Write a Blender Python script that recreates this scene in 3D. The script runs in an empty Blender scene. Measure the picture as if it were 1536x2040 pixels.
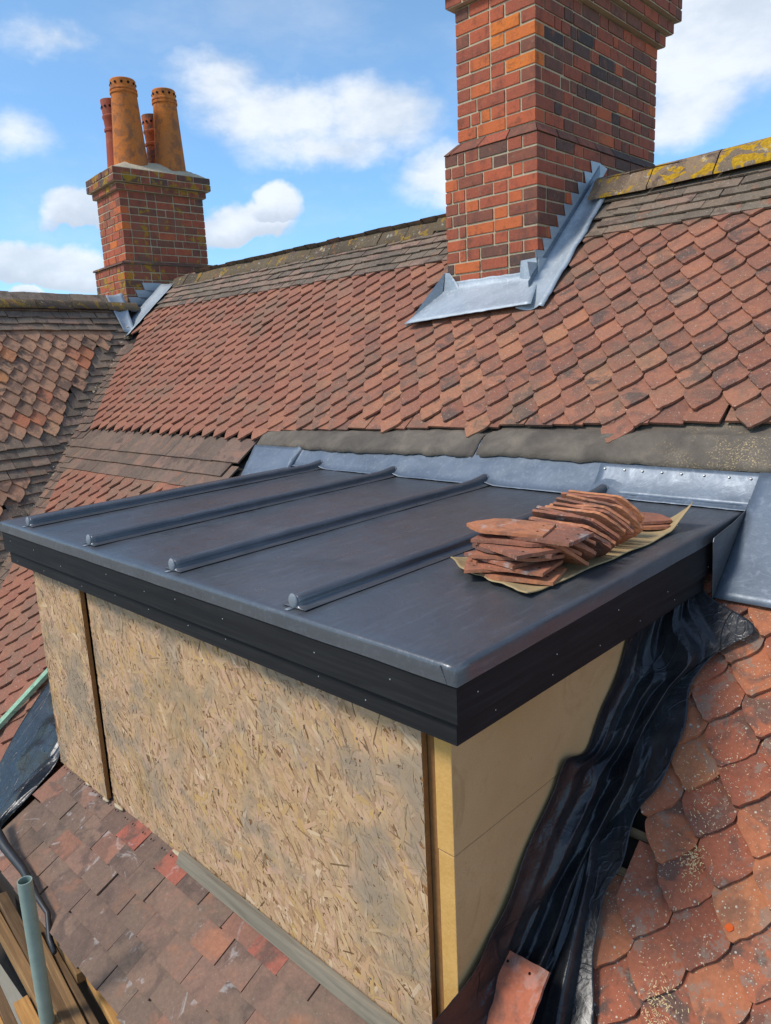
import bpy, bmesh, math, random
import numpy as np
from mathutils import Vector, Matrix, noise as mnoise

rad = math.radians
SC = bpy.context.scene
COL = SC.collection

# ------------------------------------------------------------------ camera
CAM_LOC = (0.95205, -1.16674, 0.65668)
CAM_R = ((0.71907403, 0.69344740, -0.04542292),      # right
         (0.10585645, -0.17389966, -0.97905736),     # down
         (-0.68682382, 0.69920642, -0.19845260))     # forward
cam = bpy.data.cameras.new('camera')
cam_ob = bpy.data.objects.new('camera', cam)
COL.objects.link(cam_ob)
r_, d_, f_ = [Vector(v) for v in CAM_R]
mw = Matrix((r_, -d_, -f_)).transposed().to_4x4()
mw.translation = Vector(CAM_LOC)
cam_ob.matrix_world = mw
cam.sensor_fit = 'HORIZONTAL'
cam.sensor_width = 36.0
cam.lens = 1462.03 / 1536 * 36.0
cam.clip_start = 0.02
cam.clip_end = 3000
SC.camera = cam_ob

# ------------------------------------------------------------------ light, sky, exposure
SUN_DIR = Vector((-0.34, -0.70, 0.92)).normalized()      # towards the sun
SUN_EL = math.asin(SUN_DIR.z)
SUN_AZ = math.atan2(SUN_DIR.x, SUN_DIR.y)
sun = bpy.data.lights.new('sun', 'SUN')
sun.energy = 2.3
sun.angle = rad(14)
sun.color = (1.0, 0.94, 0.86)
sun_ob = bpy.data.objects.new('sun', sun)
COL.objects.link(sun_ob)
sun_ob.location = (0, 0, 12)
sun_ob.rotation_euler = SUN_DIR.to_track_quat('Z', 'Y').to_euler()

SC.view_settings.view_transform = 'Standard'
SC.view_settings.look = 'None'
SC.view_settings.exposure = 0.42
SC.view_settings.gamma = 1.0
SC.view_settings.use_curve_mapping = False
SC.cycles.max_bounces = 6
SC.cycles.use_denoising = True


def lin(h):
    h = h.lstrip('#')
    o = []
    for i in (0, 2, 4):
        c = int(h[i:i + 2], 16) / 255
        o.append(c / 12.92 if c <= 0.04045 else ((c + 0.055) / 1.055) ** 2.4)
    return (o[0], o[1], o[2], 1.0)


class NT:
    """tiny helper around a node tree"""
    def __init__(s, tree):
        s.t = tree
        s.n = tree.nodes
        s.l = tree.links

    def new(s, typ, ins=None, **kw):
        n = s.n.new(typ)
        for k, v in kw.items():
            setattr(n, k, v)
        if ins:
            for k, v in ins.items():
                s.set(n.inputs[k], v)
        return n

    def set(s, sock, v):
        if isinstance(v, bpy.types.NodeSocket):
            s.l.new(v, sock)
        elif isinstance(v, bpy.types.Node):
            s.l.new(v.outputs[0], sock)
        else:
            sock.default_value = v

    def math(s, op, a, b=None, c=None, clamp=False):
        n = s.n.new('ShaderNodeMath')
        n.operation = op
        n.use_clamp = clamp
        s.set(n.inputs[0], a)
        if b is not None:
            s.set(n.inputs[1], b)
        if c is not None:
            s.set(n.inputs[2], c)
        return n.outputs[0]

    def vmath(s, op, a, b=None):
        n = s.n.new('ShaderNodeVectorMath')
        n.operation = op
        s.set(n.inputs[0], a)
        if b is not None:
            s.set(n.inputs[1], b)
        return n.outputs['Value'] if op in ('LENGTH', 'DOT_PRODUCT', 'DISTANCE') else n.outputs[0]

    def ramp(s, fac, stops, interp='LINEAR'):
        n = s.n.new('ShaderNodeValToRGB')
        n.color_ramp.interpolation = interp
        e = n.color_ramp.elements
        while len(e) < len(stops):
            e.new(0.5)
        for i, (p, c) in enumerate(stops):
            e[i].position = p
            if isinstance(c, str):
                c = lin(c)
            elif isinstance(c, (int, float)):
                c = (c, c, c, 1)
            e[i].color = c
        s.set(n.inputs[0], fac)
        return n.outputs[0]

    def smooth(s, v, a, b, lo=0.0, hi=1.0):
        n = s.n.new('ShaderNodeMapRange')
        n.interpolation_type = 'SMOOTHSTEP'
        s.set(n.inputs[0], v)
        n.inputs[1].default_value = a
        n.inputs[2].default_value = b
        n.inputs[3].default_value = lo
        n.inputs[4].default_value = hi
        return n.outputs[0]

    def mix(s, fac, a, b, mode='MIX'):
        n = s.n.new('ShaderNodeMix')
        n.data_type = 'RGBA'
        n.blend_type = mode
        n.clamp_factor = True
        s.set(n.inputs[0], fac)
        for sock, v in ((n.inputs[6], a), (n.inputs[7], b)):
            if isinstance(v, str):
                v = lin(v)
            s.set(sock, v)
        return n.outputs[2]

    def noise(s, vec, scale, detail=3, rough=0.55, dist=0.0):
        n = s.new('ShaderNodeTexNoise', {'Scale': scale, 'Detail': detail, 'Roughness': rough, 'Distortion': dist})
        s.set(n.inputs['Vector'], vec)
        return n.outputs[0]

    def voro(s, vec, scale, feature='F1', out='Distance', rnd=1.0):
        n = s.new('ShaderNodeTexVoronoi', {'Scale': scale, 'Randomness': rnd}, feature=feature)
        s.set(n.inputs['Vector'], vec)
        return n.outputs[out]

    def mapping(s, vec, loc=(0, 0, 0), rot=(0, 0, 0), scale=(1, 1, 1)):
        n = s.new('ShaderNodeMapping')
        s.set(n.inputs[0], vec)
        s.set(n.inputs[1], loc)
        n.inputs[2].default_value = rot
        n.inputs[3].default_value = scale
        return n.outputs[0]


# ---- world: physical sky with procedural cumulus
world = bpy.data.worlds.new('World')
SC.world = world
world.use_nodes = True
w = NT(world.node_tree)
w.n.clear()
sky = w.new('ShaderNodeTexSky', sky_type='NISHITA', sun_disc=False)
sky.sun_elevation = SUN_EL
sky.sun_rotation = SUN_AZ
sky.air_density = 1.0
sky.dust_density = 0.3
sky.ozone_density = 2.5
tc = w.new('ShaderNodeTexCoord')
dirv = w.vmath('NORMALIZE', tc.outputs['Generated'])
warp = w.new('ShaderNodeTexNoise', {'Scale': 7.0, 'Detail': 5, 'Roughness': 0.6})
w.set(warp.inputs['Vector'], dirv)
woff = w.vmath('SCALE', w.vmath('SUBTRACT', warp.outputs['Color'], (0.5, 0.5, 0.5)))
woff.node.inputs['Scale'].default_value = 0.085
dw = w.vmath('ADD', dirv, woff)
# direction of the cloud, horizontal half width, vertical half height, density
CLOUDS = [((-0.777, 0.543, 0.322), 0.10, 0.05, 0.55, 0), ((-0.737, 0.605, 0.296), 0.15, 0.05, 0.62, 0),
          ((-0.658, 0.694, 0.291), 0.13, 0.06, 0.70, 0), ((-0.705, 0.655, 0.262), 0.16, 0.032, 0.6, 0),
          ((-0.795, 0.587, 0.176), 0.080, 0.036, 1.5, 1), ((-0.765, 0.62, 0.192), 0.036, 0.036, 1.4, 1), ((-0.891, 0.411, 0.186), 0.048, 0.030, 1.2, 1),
          ((-0.917, 0.374, 0.128), 0.10, 0.040, 1.5, 1), ((-0.927, 0.361, 0.096), 0.03, 0.014, 1.3, 1),
          ((-0.329, 0.890, 0.330), 0.17, 0.085, 1.0, 0), ((-0.369, 0.886, 0.265), 0.10, 0.05, 0.7, 0),
          ((-0.610, 0.762, 0.225), 0.09, 0.05, 0.65, 0), ((-0.848, 0.383, 0.367), 0.09, 0.03, 0.42, 0),
          ((-0.90, 0.35, 0.26), 0.09, 0.035, 0.4, 0),
          ((0.55, 0.75, 0.33), 0.4, 0.12, 1.0, 0), ((0.9, -0.1, 0.4), 0.5, 0.15, 1.0, 0), ((-0.5, -0.8, 0.35), 0.35, 0.11, 1.0, 0),
          ((0.2, -0.85, 0.3), 0.3, 0.12, 1.0, 0), ((-0.1, 0.3, 0.95), 0.35, 0.5, 0.7, 0)]
cov = None
low = None
dz_ = w.new('ShaderNodeSeparateXYZ', {0: dw}).outputs[2]
for (cx, cy, cz), rx, rz, dens, flat in CLOUDS:
    dlt = w.vmath('MULTIPLY', w.vmath('SUBTRACT', dw, (cx, cy, cz)), (1 / rx, 1 / rx, 1 / rz))
    v = w.math('MULTIPLY', w.math('SUBTRACT', 1.0, w.vmath('LENGTH', dlt), clamp=True), dens)
    if flat:                                   # cumulus: level, greyer base
        v = w.math('MULTIPLY', v, w.smooth(dz_, cz - rz * 0.62, cz - rz * 0.38))
        lo_ = w.math('MULTIPLY', w.smooth(dz_, cz + rz * 0.15, cz - rz * 0.5), w.smooth(v, 0.0, 0.3))
        low = lo_ if low is None else w.math('MAXIMUM', low, lo_)
    cov = v if cov is None else w.math('MAXIMUM', cov, v)
cn = w.new('ShaderNodeTexNoise', {'Scale': 9.0, 'Detail': 8, 'Roughness': 0.6})
w.set(cn.inputs['Vector'], w.vmath('MULTIPLY', dirv, (1, 1, 2.0)))
cn2 = w.noise(w.vmath('MULTIPLY', dirv, (1, 1, 2.4)), 3.0, 6, 0.6)
cv = w.math('ADD', w.math('MULTIPLY', cov, 1.1), w.math('MULTIPLY', w.math('SUBTRACT', cn.outputs[0], 0.5), 0.8))
cmask = w.math('MULTIPLY', w.smooth(cv, 0.05, 0.58), 0.88)
cmask = w.math('MAXIMUM', cmask, w.math('MULTIPLY', w.smooth(cn2, 0.46, 0.78), 0.30))
horizon = w.new('ShaderNodeSeparateXYZ', {0: dirv}).outputs[2]
cshade = w.math('ADD', w.math('MULTIPLY', cn.outputs[0], 0.5), 0.55)
ccol = w.mix(w.smooth(cn.outputs[0], 0.32, 0.66), (0.66, 0.73, 0.82, 1), (0.90, 0.94, 1.0, 1))
ccol = w.mix(w.math('MULTIPLY', low, 0.75), ccol, (0.52, 0.58, 0.68, 1))
tint = w.ramp(horizon, [(0.0, (0.42, 0.54, 0.62, 1)), (0.10, (0.44, 0.60, 0.73, 1)), (0.22, (0.50, 0.66, 0.76, 1)), (0.42, (0.64, 0.74, 0.74, 1)), (1.0, (0.9, 0.8, 0.75, 1))])
skyc = w.mix(1.0, sky.outputs[0], tint, 'MULTIPLY')
skyc = w.vmath('SCALE', skyc)
skyc.node.inputs['Scale'].default_value = 1.42
bg_sky = w.new('ShaderNodeBackground', {'Color': skyc, 'Strength': 0.15})
bg_cl = w.new('ShaderNodeBackground', {'Color': ccol, 'Strength': 0.82})
mixs = w.new('ShaderNodeMixShader')
w.set(mixs.inputs[0], cmask)
w.l.new(bg_sky.outputs[0], mixs.inputs[1])
w.l.new(bg_cl.outputs[0], mixs.inputs[2])
wo = w.new('ShaderNodeOutputWorld')
w.l.new(mixs.outputs[0], wo.inputs[0])


# ------------------------------------------------------------------ materials
def material(name):
    m = bpy.data.materials.new(name)
    m.use_nodes = True
    t = NT(m.node_tree)
    t.n.clear()
    b = t.new('ShaderNodeBsdfPrincipled')
    o = t.new('ShaderNodeOutputMaterial')
    t.l.new(b.outputs[0], o.inputs[0])
    b.inputs['Roughness'].default_value = 0.85
    b.inputs['Specular IOR Level'].default_value = 0.3
    t.b = b
    t.P = t.new('ShaderNodeTexCoord').outputs['Object']
    return m, t


def bump(t, h, strength=0.4, dist=0.01, normal=None):
    n = t.new('ShaderNodeBump', {'Strength': strength, 'Distance': dist})
    t.set(n.inputs['Height'], h)
    if normal is not None:
        t.set(n.inputs['Normal'], normal)
    t.l.new(n.outputs[0], t.b.inputs['Normal'])
    return n.outputs[0]


def attr(t, name):
    return t.new('ShaderNodeAttribute', attribute_name=name).outputs['Fac']


def clay(name, stops, lichen=0.2, moss=0.25, grey=0.3, yellow=0.0, per_object=False, dusty=0.0, white=0.0, ythr=0.56, batch=False):
    m, t = material(name)
    if per_object:
        rnd = t.new('ShaderNodeObjectInfo').outputs['Random']
        rnd2 = t.math('FRACT', t.math('MULTIPLY', rnd, 17.3))
    else:
        rnd, rnd2 = attr(t, 'rnd'), attr(t, 'rnd2')
    off = t.new('ShaderNodeCombineXYZ', {0: t.math('MULTIPLY', rnd2, 31.0), 1: t.math('MULTIPLY', rnd, 17.0), 2: 0.0}).outputs[0]
    P2 = t.vmath('ADD', t.P, off)
    base = t.ramp(rnd, stops)
    n1 = t.noise(P2, 9.0, 4, 0.6, 0.6)
    n2 = t.noise(t.P, 70.0, 4, 0.7)
    n3 = t.noise(t.P, 2.2, 5, 0.68, 0.4)
    # smoky firing marks, unique per tile; stronger in the newer batch towards the near end
    amp = t.smooth(t.new('ShaderNodeSeparateXYZ', {0: t.P}).outputs[0], -4.2, -1.4, 0.30, 1.0) if batch else 1.0
    if batch:
        base = t.mix(t.math('MULTIPLY', t.math('SUBTRACT', 1.0, amp), 0.7), base, '#935f4b')
    col = t.mix(t.math('MULTIPLY', t.smooth(n1, 0.46, 0.62), t.math('MULTIPLY', t.math('MULTIPLY', rnd2, 0.95), amp)), base, '#5b4a42')
    col = t.mix(t.math('MULTIPLY', t.smooth(n1, 0.48, 0.3), t.math('MULTIPLY', t.math('MULTIPLY', t.math('SUBTRACT', 1.0, rnd2), 0.45), amp)), col, '#b0704c')
    # grime and grey algae in broad areas
    col = t.mix(t.math('MULTIPLY', t.smooth(n3, 0.45, 0.7), grey), col, '#6f6250')
    col = t.mix(t.math('MULTIPLY', t.smooth(t.noise(t.P, 24.0, 5, 0.7), 0.52, 0.72), moss), col, '#57503a')
    # fine speckle
    col = t.mix(0.55, col, t.ramp(n2, [(0.25, 0.35), (0.5, 0.5), (0.8, 0.72)]), 'OVERLAY')
    if lichen:
        vn = t.new('ShaderNodeTexVoronoi', {'Scale': 75.0})
        t.set(vn.inputs['Vector'], t.P)
        vr = t.new('ShaderNodeSeparateColor', {0: vn.outputs['Color']})
        size = t.math('MULTIPLY', t.math('POWER', vr.outputs[1], 2.0), 0.30)
        keep = t.math('GREATER_THAN', vr.outputs[0], t.math('SUBTRACT', 1.12, t.noise(t.P, 6.0, 4, 0.7)))
        spot = t.math('MULTIPLY', t.math('LESS_THAN', vn.outputs['Distance'], size), keep)
        col = t.mix(t.math('MULTIPLY', spot, lichen), col, '#c5b7a4')
        vn2 = t.new('ShaderNodeTexVoronoi', {'Scale': 190.0})
        t.set(vn2.inputs['Vector'], t.P)
        vr2 = t.new('ShaderNodeSeparateColor', {0: vn2.outputs['Color']})
        keep2 = t.math('GREATER_THAN', vr2.outputs[0], t.math('SUBTRACT', 1.22, t.noise(P2, 9.0, 4, 0.7)))
        spot2 = t.math('MULTIPLY', t.math('LESS_THAN', vn2.outputs['Distance'], t.math('MULTIPLY', vr2.outputs[1], 0.4)), keep2)
        col = t.mix(t.math('MULTIPLY', spot2, lichen), col, '#b9a98f')
    if dusty:
        dn = t.noise(P2, 11.0, 6, 0.75, 0.4)
        col = t.mix(t.math('MULTIPLY', t.smooth(dn, 0.54, 0.60), dusty), col, '#857a6c')
    if white:
        wn = t.noise(P2, 6.0, 5, 0.7, 1.0)
        col = t.mix(t.math('MULTIPLY', t.smooth(wn, 0.585, 0.66), white), col, '#b9b4ae')
    if yellow:
        yn = t.noise(t.P, 7.5, 5, 0.62, 0.8)
        yn2 = t.noise(t.P, 60.0, 3, 0.6)
        ym = t.math('MULTIPLY', t.smooth(t.math('ADD', yn, t.math('MULTIPLY', t.math('SUBTRACT', yn2, 0.5), 0.12)), ythr, ythr + 0.04), yellow)
        col = t.mix(ym, col, t.ramp(yn2, [(0.3, '#8f6a08'), (0.7, '#c79a12')]))
        wn = t.noise(t.vmath('ADD', t.P, (5, 3, 1)), 12.0, 5, 0.7)
        col = t.mix(t.math('MULTIPLY', t.smooth(wn, 0.62, 0.66), 0.7), col, '#b0a99a')
    t.set(t.b.inputs['Base Color'], col)
    h = t.math('ADD', t.math('MULTIPLY', n2, 0.5), t.math('MULTIPLY', t.noise(P2, 18.0, 4, 0.6), 1.0))
    bump(t, h, 0.55, 0.006)
    t.b.inputs['Roughness'].default_value = 0.88
    return m


M = {}
M['tile'] = clay('weathered_clay', [(0.0, '#845645'), (0.3, '#8e5e4a'), (0.65, '#96634e'), (0.93, '#9f6b52'), (0.99, '#a57253'), (1.0, '#84695a')], 0.5, 0.3, 0.55, batch=True)
M['tile_fore'] = clay('speckled_clay', [(0.0, '#8f523d'), (0.5, '#a35f45'), (0.85, '#ad6a49'), (1.0, '#b0724e')], 0.9, 0.2, 0.12, dusty=0.55)
M['tile_wing'] = clay('lichened_clay', [(0.0, '#a07a60'), (0.45, '#b88a6c'), (0.8, '#c0926f'), (0.9, '#c47a58'), (1.0, '#cc9858')], 0.5, 0.5, 0.25)
M['plain'] = clay('grey_brown_clay', [(0.0, '#685c50'), (0.4, '#7a6c5c'), (0.75, '#877160'), (1.0, '#917363')], 0.7, 0.5, 0.4)
M['plain_wing'] = clay('grey_lichened_plain_clay', [(0.0, '#6f6153'), (0.4, '#807161'), (0.75, '#8d7864'), (1.0, '#967a68')], 0.7, 0.5, 0.3)
M['plain_low'] = clay('brown_plain_clay', [(0.0, '#655449'), (0.5, '#726052'), (1.0, '#806556')], 0.15, 0.35, 0.3)
M['pent'] = clay('dull_plain_clay', [(0.0, '#6d574b'), (0.45, '#7d6555'), (0.75, '#866757'), (0.9, '#90614d'), (0.955, '#9d5c4b'), (1.0, '#a55a48')], 0.12, 0.2, 0.3, white=0.42)
M['ridge'] = clay('lichen_ridge_clay', [(0.0, '#6a5a4b'), (0.5, '#7d6a55'), (1.0, '#8f7559')], 0.6, 0.5, 0.4, yellow=0.95, ythr=0.51)
M['ridge_far'] = clay('mossy_ridge_clay', [(0.0, '#4a4033'), (0.5, '#5b4e3a'), (1.0, '#6a583e')], 0.5, 0.8, 0.5, yellow=0.45)
M['stack'] = clay('reclaimed_clay', [(0.0, '#7f5848'), (0.3, '#99624c'), (0.65, '#b07050'), (1.0, '#c28058')], 0.3, 0.3, 0.45, per_object=True, white=0.45)
M['red_tile'] = clay('clean_red_clay', [(0.0, '#b3684c'), (1.0, '#b3684c')], 0.1, 0.1, 0.1, per_object=True, white=0.2)
M['pot'] = clay('terracotta', [(0.0, '#9c4d38'), (0.5, '#c26c2e'), (1.0, '#cc7a34')], 0.15, 0.25, 0.3, per_object=False)


def simple(name, c1, c2, scale=30, rough=0.85, bstr=0.4, bdist=0.004, spec=0.3, stretch=(1, 1, 1), metal=0.0, detail=5):
    m, t = material(name)
    P = t.vmath('MULTIPLY', t.P, stretch)
    n = t.noise(P, scale, detail, 0.65)
    n0 = t.noise(t.P, scale * 0.12, 4, 0.6)
    f = t.math('ADD', t.math('MULTIPLY', n, 0.55), t.math('MULTIPLY', n0, 0.45))
    col = t.ramp(f, [(0.32, c1), (0.68, c2)])
    t.set(t.b.inputs['Base Color'], col)
    t.b.inputs['Roughness'].default_value = rough
    t.b.inputs['Metallic'].default_value = metal
    t.b.inputs['Specular IOR Level'].default_value = spec
    bump(t, n, bstr, bdist)
    return m


M['mortar'] = simple('lime_mortar', '#a39478', '#c6b695', 60, 0.95, 0.6, 0.006)
M['cement'] = simple('cement', '#a2937a', '#cdbd9f', 45, 0.95, 0.8, 0.01)
M['deck'] = simple('dark_underlay', '#2a2622', '#3a332c', 20, 0.95)
M['felt'] = None
M['nail'] = simple('nail_metal', '#9a9a98', '#c8c8c4', 80, 0.4, 0.1, 0.001, 0.5, metal=0.7)


M['nail_dull'] = simple('dull_screw', '#6f675c', '#8d857a', 80, 0.5, 0.1, 0.001, 0.4, metal=0.4)


def brick_mat(name, sooty):
    m, t = material(name)
    rnd, rnd2 = attr(t, 'rnd'), attr(t, 'rnd2')
    base = t.ramp(rnd, [(0.0, '#463f3d'), (0.12, '#5c4840'), (0.28, '#7b5040'), (0.5, '#9c543e'), (0.7, '#b55d3f'), (0.88, '#c96a3a'), (1.0, '#d87632')])
    off = t.new('ShaderNodeCombineXYZ', {0: t.math('MULTIPLY', rnd2, 31.0), 1: t.math('MULTIPLY', rnd, 17.0), 2: 0.0}).outputs[0]
    P2 = t.vmath('ADD', t.P, off)
    n1 = t.noise(P2, 14.0, 5, 0.65, 0.5)
    n2 = t.noise(t.P, 90.0, 4, 0.7)
    col = t.mix(t.math('MULTIPLY', t.smooth(n1, 0.5, 0.72), 0.5), base, '#4a3a33')
    col = t.mix(t.math('MULTIPLY', t.smooth(n1, 0.46, 0.28), 0.35), col, '#c06a44')
    col = t.mix(0.5, col, t.ramp(n2, [(0.25, 0.34), (0.5, 0.5), (0.8, 0.7)]), 'OVERLAY')
    n3 = t.noise(t.P, 3.0, 5, 0.65, 0.6)
    col = t.mix(t.math('MULTIPLY', t.smooth(n3, 0.52, 0.68), sooty), col, '#6e6250')
    if sooty > 0.4:
        yn = t.noise(t.vmath('ADD', t.P, (3, 1, 7)), 5.0, 6, 0.7, 0.6)
        z = t.new('ShaderNodeSeparateXYZ', {0: t.P}).outputs[2]
        top = t.math('MAXIMUM', t.smooth(z, 2.78, 2.84), t.smooth(z, 1.98, 1.8))
        ym = t.math('MULTIPLY', t.smooth(t.math('ADD', yn, t.math('MULTIPLY', top, 0.06)), 0.585, 0.63), 0.85)
        col = t.mix(ym, col, '#a57f1a')
    sm_ = t.noise(t.vmath('ADD', t.P, (2, 9, 4)), 22.0, 6, 0.72, 0.6)
    col = t.mix(t.math('MULTIPLY', t.smooth(sm_, 0.60, 0.70), 0.45), col, '#a08a70')
    so_ = t.noise(t.vmath('MULTIPLY', t.P, (5, 5, 1.2)), 1.6, 5, 0.65, 0.5)
    col = t.mix(t.math('MULTIPLY', t.smooth(so_, 0.52, 0.70), 0.45), col, '#4d4039')
    t.set(t.b.inputs['Base Color'], col)
    bump(t, t.math('ADD', n2, t.math('MULTIPLY', n1, 1.2)), 0.7, 0.006)
    return m


M['brick'] = brick_mat('orange_red_brick', 0.12)
M['brick_old'] = brick_mat('lichened_brick', 0.6)


def lead_mat(name, c1, c2, c3, rough, metal, streak=0.4):
    m, t = material(name)
    n1 = t.noise(t.P, 3.0, 5, 0.6, 0.5)
    n2 = t.noise(t.vmath('MULTIPLY', t.P, (18, 2.0, 18)), 3.0, 4, 0.6)
    n3 = t.noise(t.P, 130.0, 3, 0.6)
    n4 = t.noise(t.P, 14.0, 5, 0.7, 0.8)
    col = t.ramp(n1, [(0.3, c1), (0.6, c2)])
    col = t.mix(t.math('MULTIPLY', t.smooth(n2, 0.5, 0.75), streak), col, c3)
    col = t.mix(t.math('MULTIPLY', t.smooth(n4, 0.58, 0.75), streak * 0.7), col, c3)
    vs_ = t.new('ShaderNodeTexVoronoi', {'Scale': 22.0})
    t.set(vs_.inputs['Vector'], t.P)
    vsr = t.new('ShaderNodeSeparateColor', {0: vs_.outputs['Color']})
    dot = t.math('MULTIPLY', t.math('LESS_THAN', vs_.outputs['Distance'], t.math('MULTIPLY', vsr.outputs[1], 0.06)), t.math('GREATER_THAN', vsr.outputs[0], 0.80))
    col = t.mix(t.math('MULTIPLY', dot, 0.7), col, '#b9b8b2')
    scr = t.noise(t.mapping(t.P, rot=(0, 0, 0.25), scale=(2.0, 60.0, 2.0)), 3.0, 3, 0.6)
    col = t.mix(t.math('MULTIPLY', t.smooth(scr, 0.6, 0.75), 0.22), col, c3)
    t.set(t.b.inputs['Base Color'], col)
    t.b.inputs['Metallic'].default_value = metal
    t.set(t.b.inputs['Roughness'], t.math('ADD', rough, t.math('MULTIPLY', t.math('SUBTRACT', n4, 0.5), 0.42)))
    t.b.inputs['Specular IOR Level'].default_value = 0.5
    h = t.math('ADD', t.math('MULTIPLY', n4, 1.0), t.math('MULTIPLY', n3, 0.06))
    bump(t, h, 0.22, 0.008)
    return m


M['lead'] = lead_mat('dark_sheet_lead', '#54575a', '#606265', '#787c81', 0.33, 0.45, 0.45)
M['lead_new'] = lead_mat('bright_sheet_lead', '#8e979d', '#a7afb4', '#c2c7c9', 0.5, 0.2, 0.6)
M['lead_mid'] = lead_mat('new_grey_lead', '#58626c', '#69737e', '#848d95', 0.45, 0.28, 0.5)
M['solder'] = simple('bright_lead_end', '#6c7277', '#888d91', 60, 0.55, 0.3, 0.003, 0.4, metal=0.1)


def felt_mat():
    m, t = material('old_roofing_felt')
    n1 = t.noise(t.P, 6.0, 6, 0.7, 0.4)
    n2 = t.noise(t.P, 140.0, 3, 0.7)
    x = t.new('ShaderNodeSeparateXYZ', {0: t.P}).outputs[0]
    col = t.ramp(n1, [(0.25, '#51493f'), (0.5, '#6a6054'), (0.75, '#837767')])
    col = t.mix(t.math('MULTIPLY', t.smooth(t.noise(t.P, 2.0, 3, 0.5), 0.5, 0.65), 0.4), col, '#3f3b38')
    spec = t.math('MULTIPLY', t.smooth(n2, 0.54, 0.62), t.math('MULTIPLY', t.smooth(x, -0.6, 0.0), t.smooth(t.noise(t.P, 9.0, 4, 0.7), 0.42, 0.58)))
    col = t.mix(spec, col, '#c2a878')
    t.set(t.b.inputs['Base Color'], col)
    bump(t, t.math('ADD', n2, t.math('MULTIPLY', n1, 2)), 0.6, 0.006)
    return m


M['felt'] = felt_mat()


def wood(name, c1, c2, c3, axis, scale=6.0, rough=0.75, bstr=0.4):
    m, t = material(name)
    st = [22.0, 22.0, 22.0]
    st[axis] = 0.9
    P = t.vmath('MULTIPLY', t.P, tuple(st))
    n1 = t.noise(P, scale * 0.35, 5, 0.65, 0.9)
    n2 = t.noise(t.P, 4.0, 4, 0.6)
    n3 = t.noise(P, scale * 2.2, 3, 0.6)
    col = t.ramp(n1, [(0.28, c1), (0.5, c2), (0.72, c3)])
    col = t.mix(t.math('MULTIPLY', t.smooth(n2, 0.5, 0.72), 0.45), col, c1)
    t.set(t.b.inputs['Base Color'], col)
    t.b.inputs['Roughness'].default_value = rough
    t.b.inputs['Specular IOR Level'].default_value = 0.2
    bump(t, t.math('ADD', n1, t.math('MULTIPLY', n3, 0.5)), bstr, 0.004)
    return m


M['fascia_front'] = wood('black_stained_timber', '#1b1b1c', '#222222', '#2d2d2d', 0, rough=0.7, bstr=0.15)
M['fascia_side'] = wood('black_stained_timber_side', '#18181a', '#1f1f20', '#29292a', 1, rough=0.7, bstr=0.15)
M['board'] = wood('weathered_board', '#6b5236', '#8d6c47', '#a98555', 0)
M['board_new'] = wood('yellow_pine_board', '#94693a', '#b5854c', '#c89a5c', 0)
M['board_dark'] = wood('damp_board', '#4f3d2b', '#6b5339', '#80664a', 0)
M['fillet'] = wood('mossy_fillet', '#655d50', '#7d7463', '#918672', 0)
M['batten_green'] = wood('green_treated_batten', '#6f9277', '#8fb396', '#a9c4a9', 1)
M['batten'] = wood('roof_batten_wood', '#5a4a38', '#7d6549', '#957a57', 0)
M['osb_edge'] = simple('board_edge', '#7a5430', '#9a6d3f', 50, 0.9, 0.5, 0.003)


def osb():
    m, t = material('strand_board')
    rnd, rnd2 = attr(t, 'rnd'), attr(t, 'rnd2')
    uv = t.new('ShaderNodeUVMap', uv_map='uv').outputs[0]
    base = t.ramp(rnd, [(0.0, '#6b5033'), (0.10, '#9c7a55'), (0.16, '#ad8867'), (0.38, '#bc9970'), (0.6, '#c5a27b'), (0.8, '#c69d80'), (0.93, '#c09a60'), (1.0, '#d4b795')])
    off = t.new('ShaderNodeCombineXYZ', {0: t.math('MULTIPLY', rnd, 40.0), 1: t.math('MULTIPLY', rnd2, 40.0), 2: 0.0}).outputs[0]
    g = t.noise(t.vmath('ADD', t.vmath('MULTIPLY', uv, (10.0, 420.0, 1)), off), 1.0, 3, 0.6)
    col = t.mix(0.5, base, t.ramp(g, [(0.25, 0.32), (0.5, 0.5), (0.75, 0.64)]), 'OVERLAY')
    st = t.noise(t.P, 4.0, 5, 0.62, 0.5)
    col = t.mix(t.math('MULTIPLY', t.smooth(st, 0.44, 0.66), 0.8), col, '#93836e')
    st2 = t.noise(t.vmath('ADD', t.P, (4, 8, 2)), 3.0, 4, 0.6, 0.3)
    col = t.mix(t.math('MULTIPLY', t.smooth(st2, 0.5, 0.7), 0.28), col, '#c09552')
    x = t.new('ShaderNodeSeparateXYZ', {0: t.P}).outputs[0]
    t.set(t.b.inputs['Base Color'], col)
    t.b.inputs['Roughness'].default_value = 0.72
    bump(t, g, 0.25, 0.002)
    return m


M['osb'] = osb()


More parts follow.
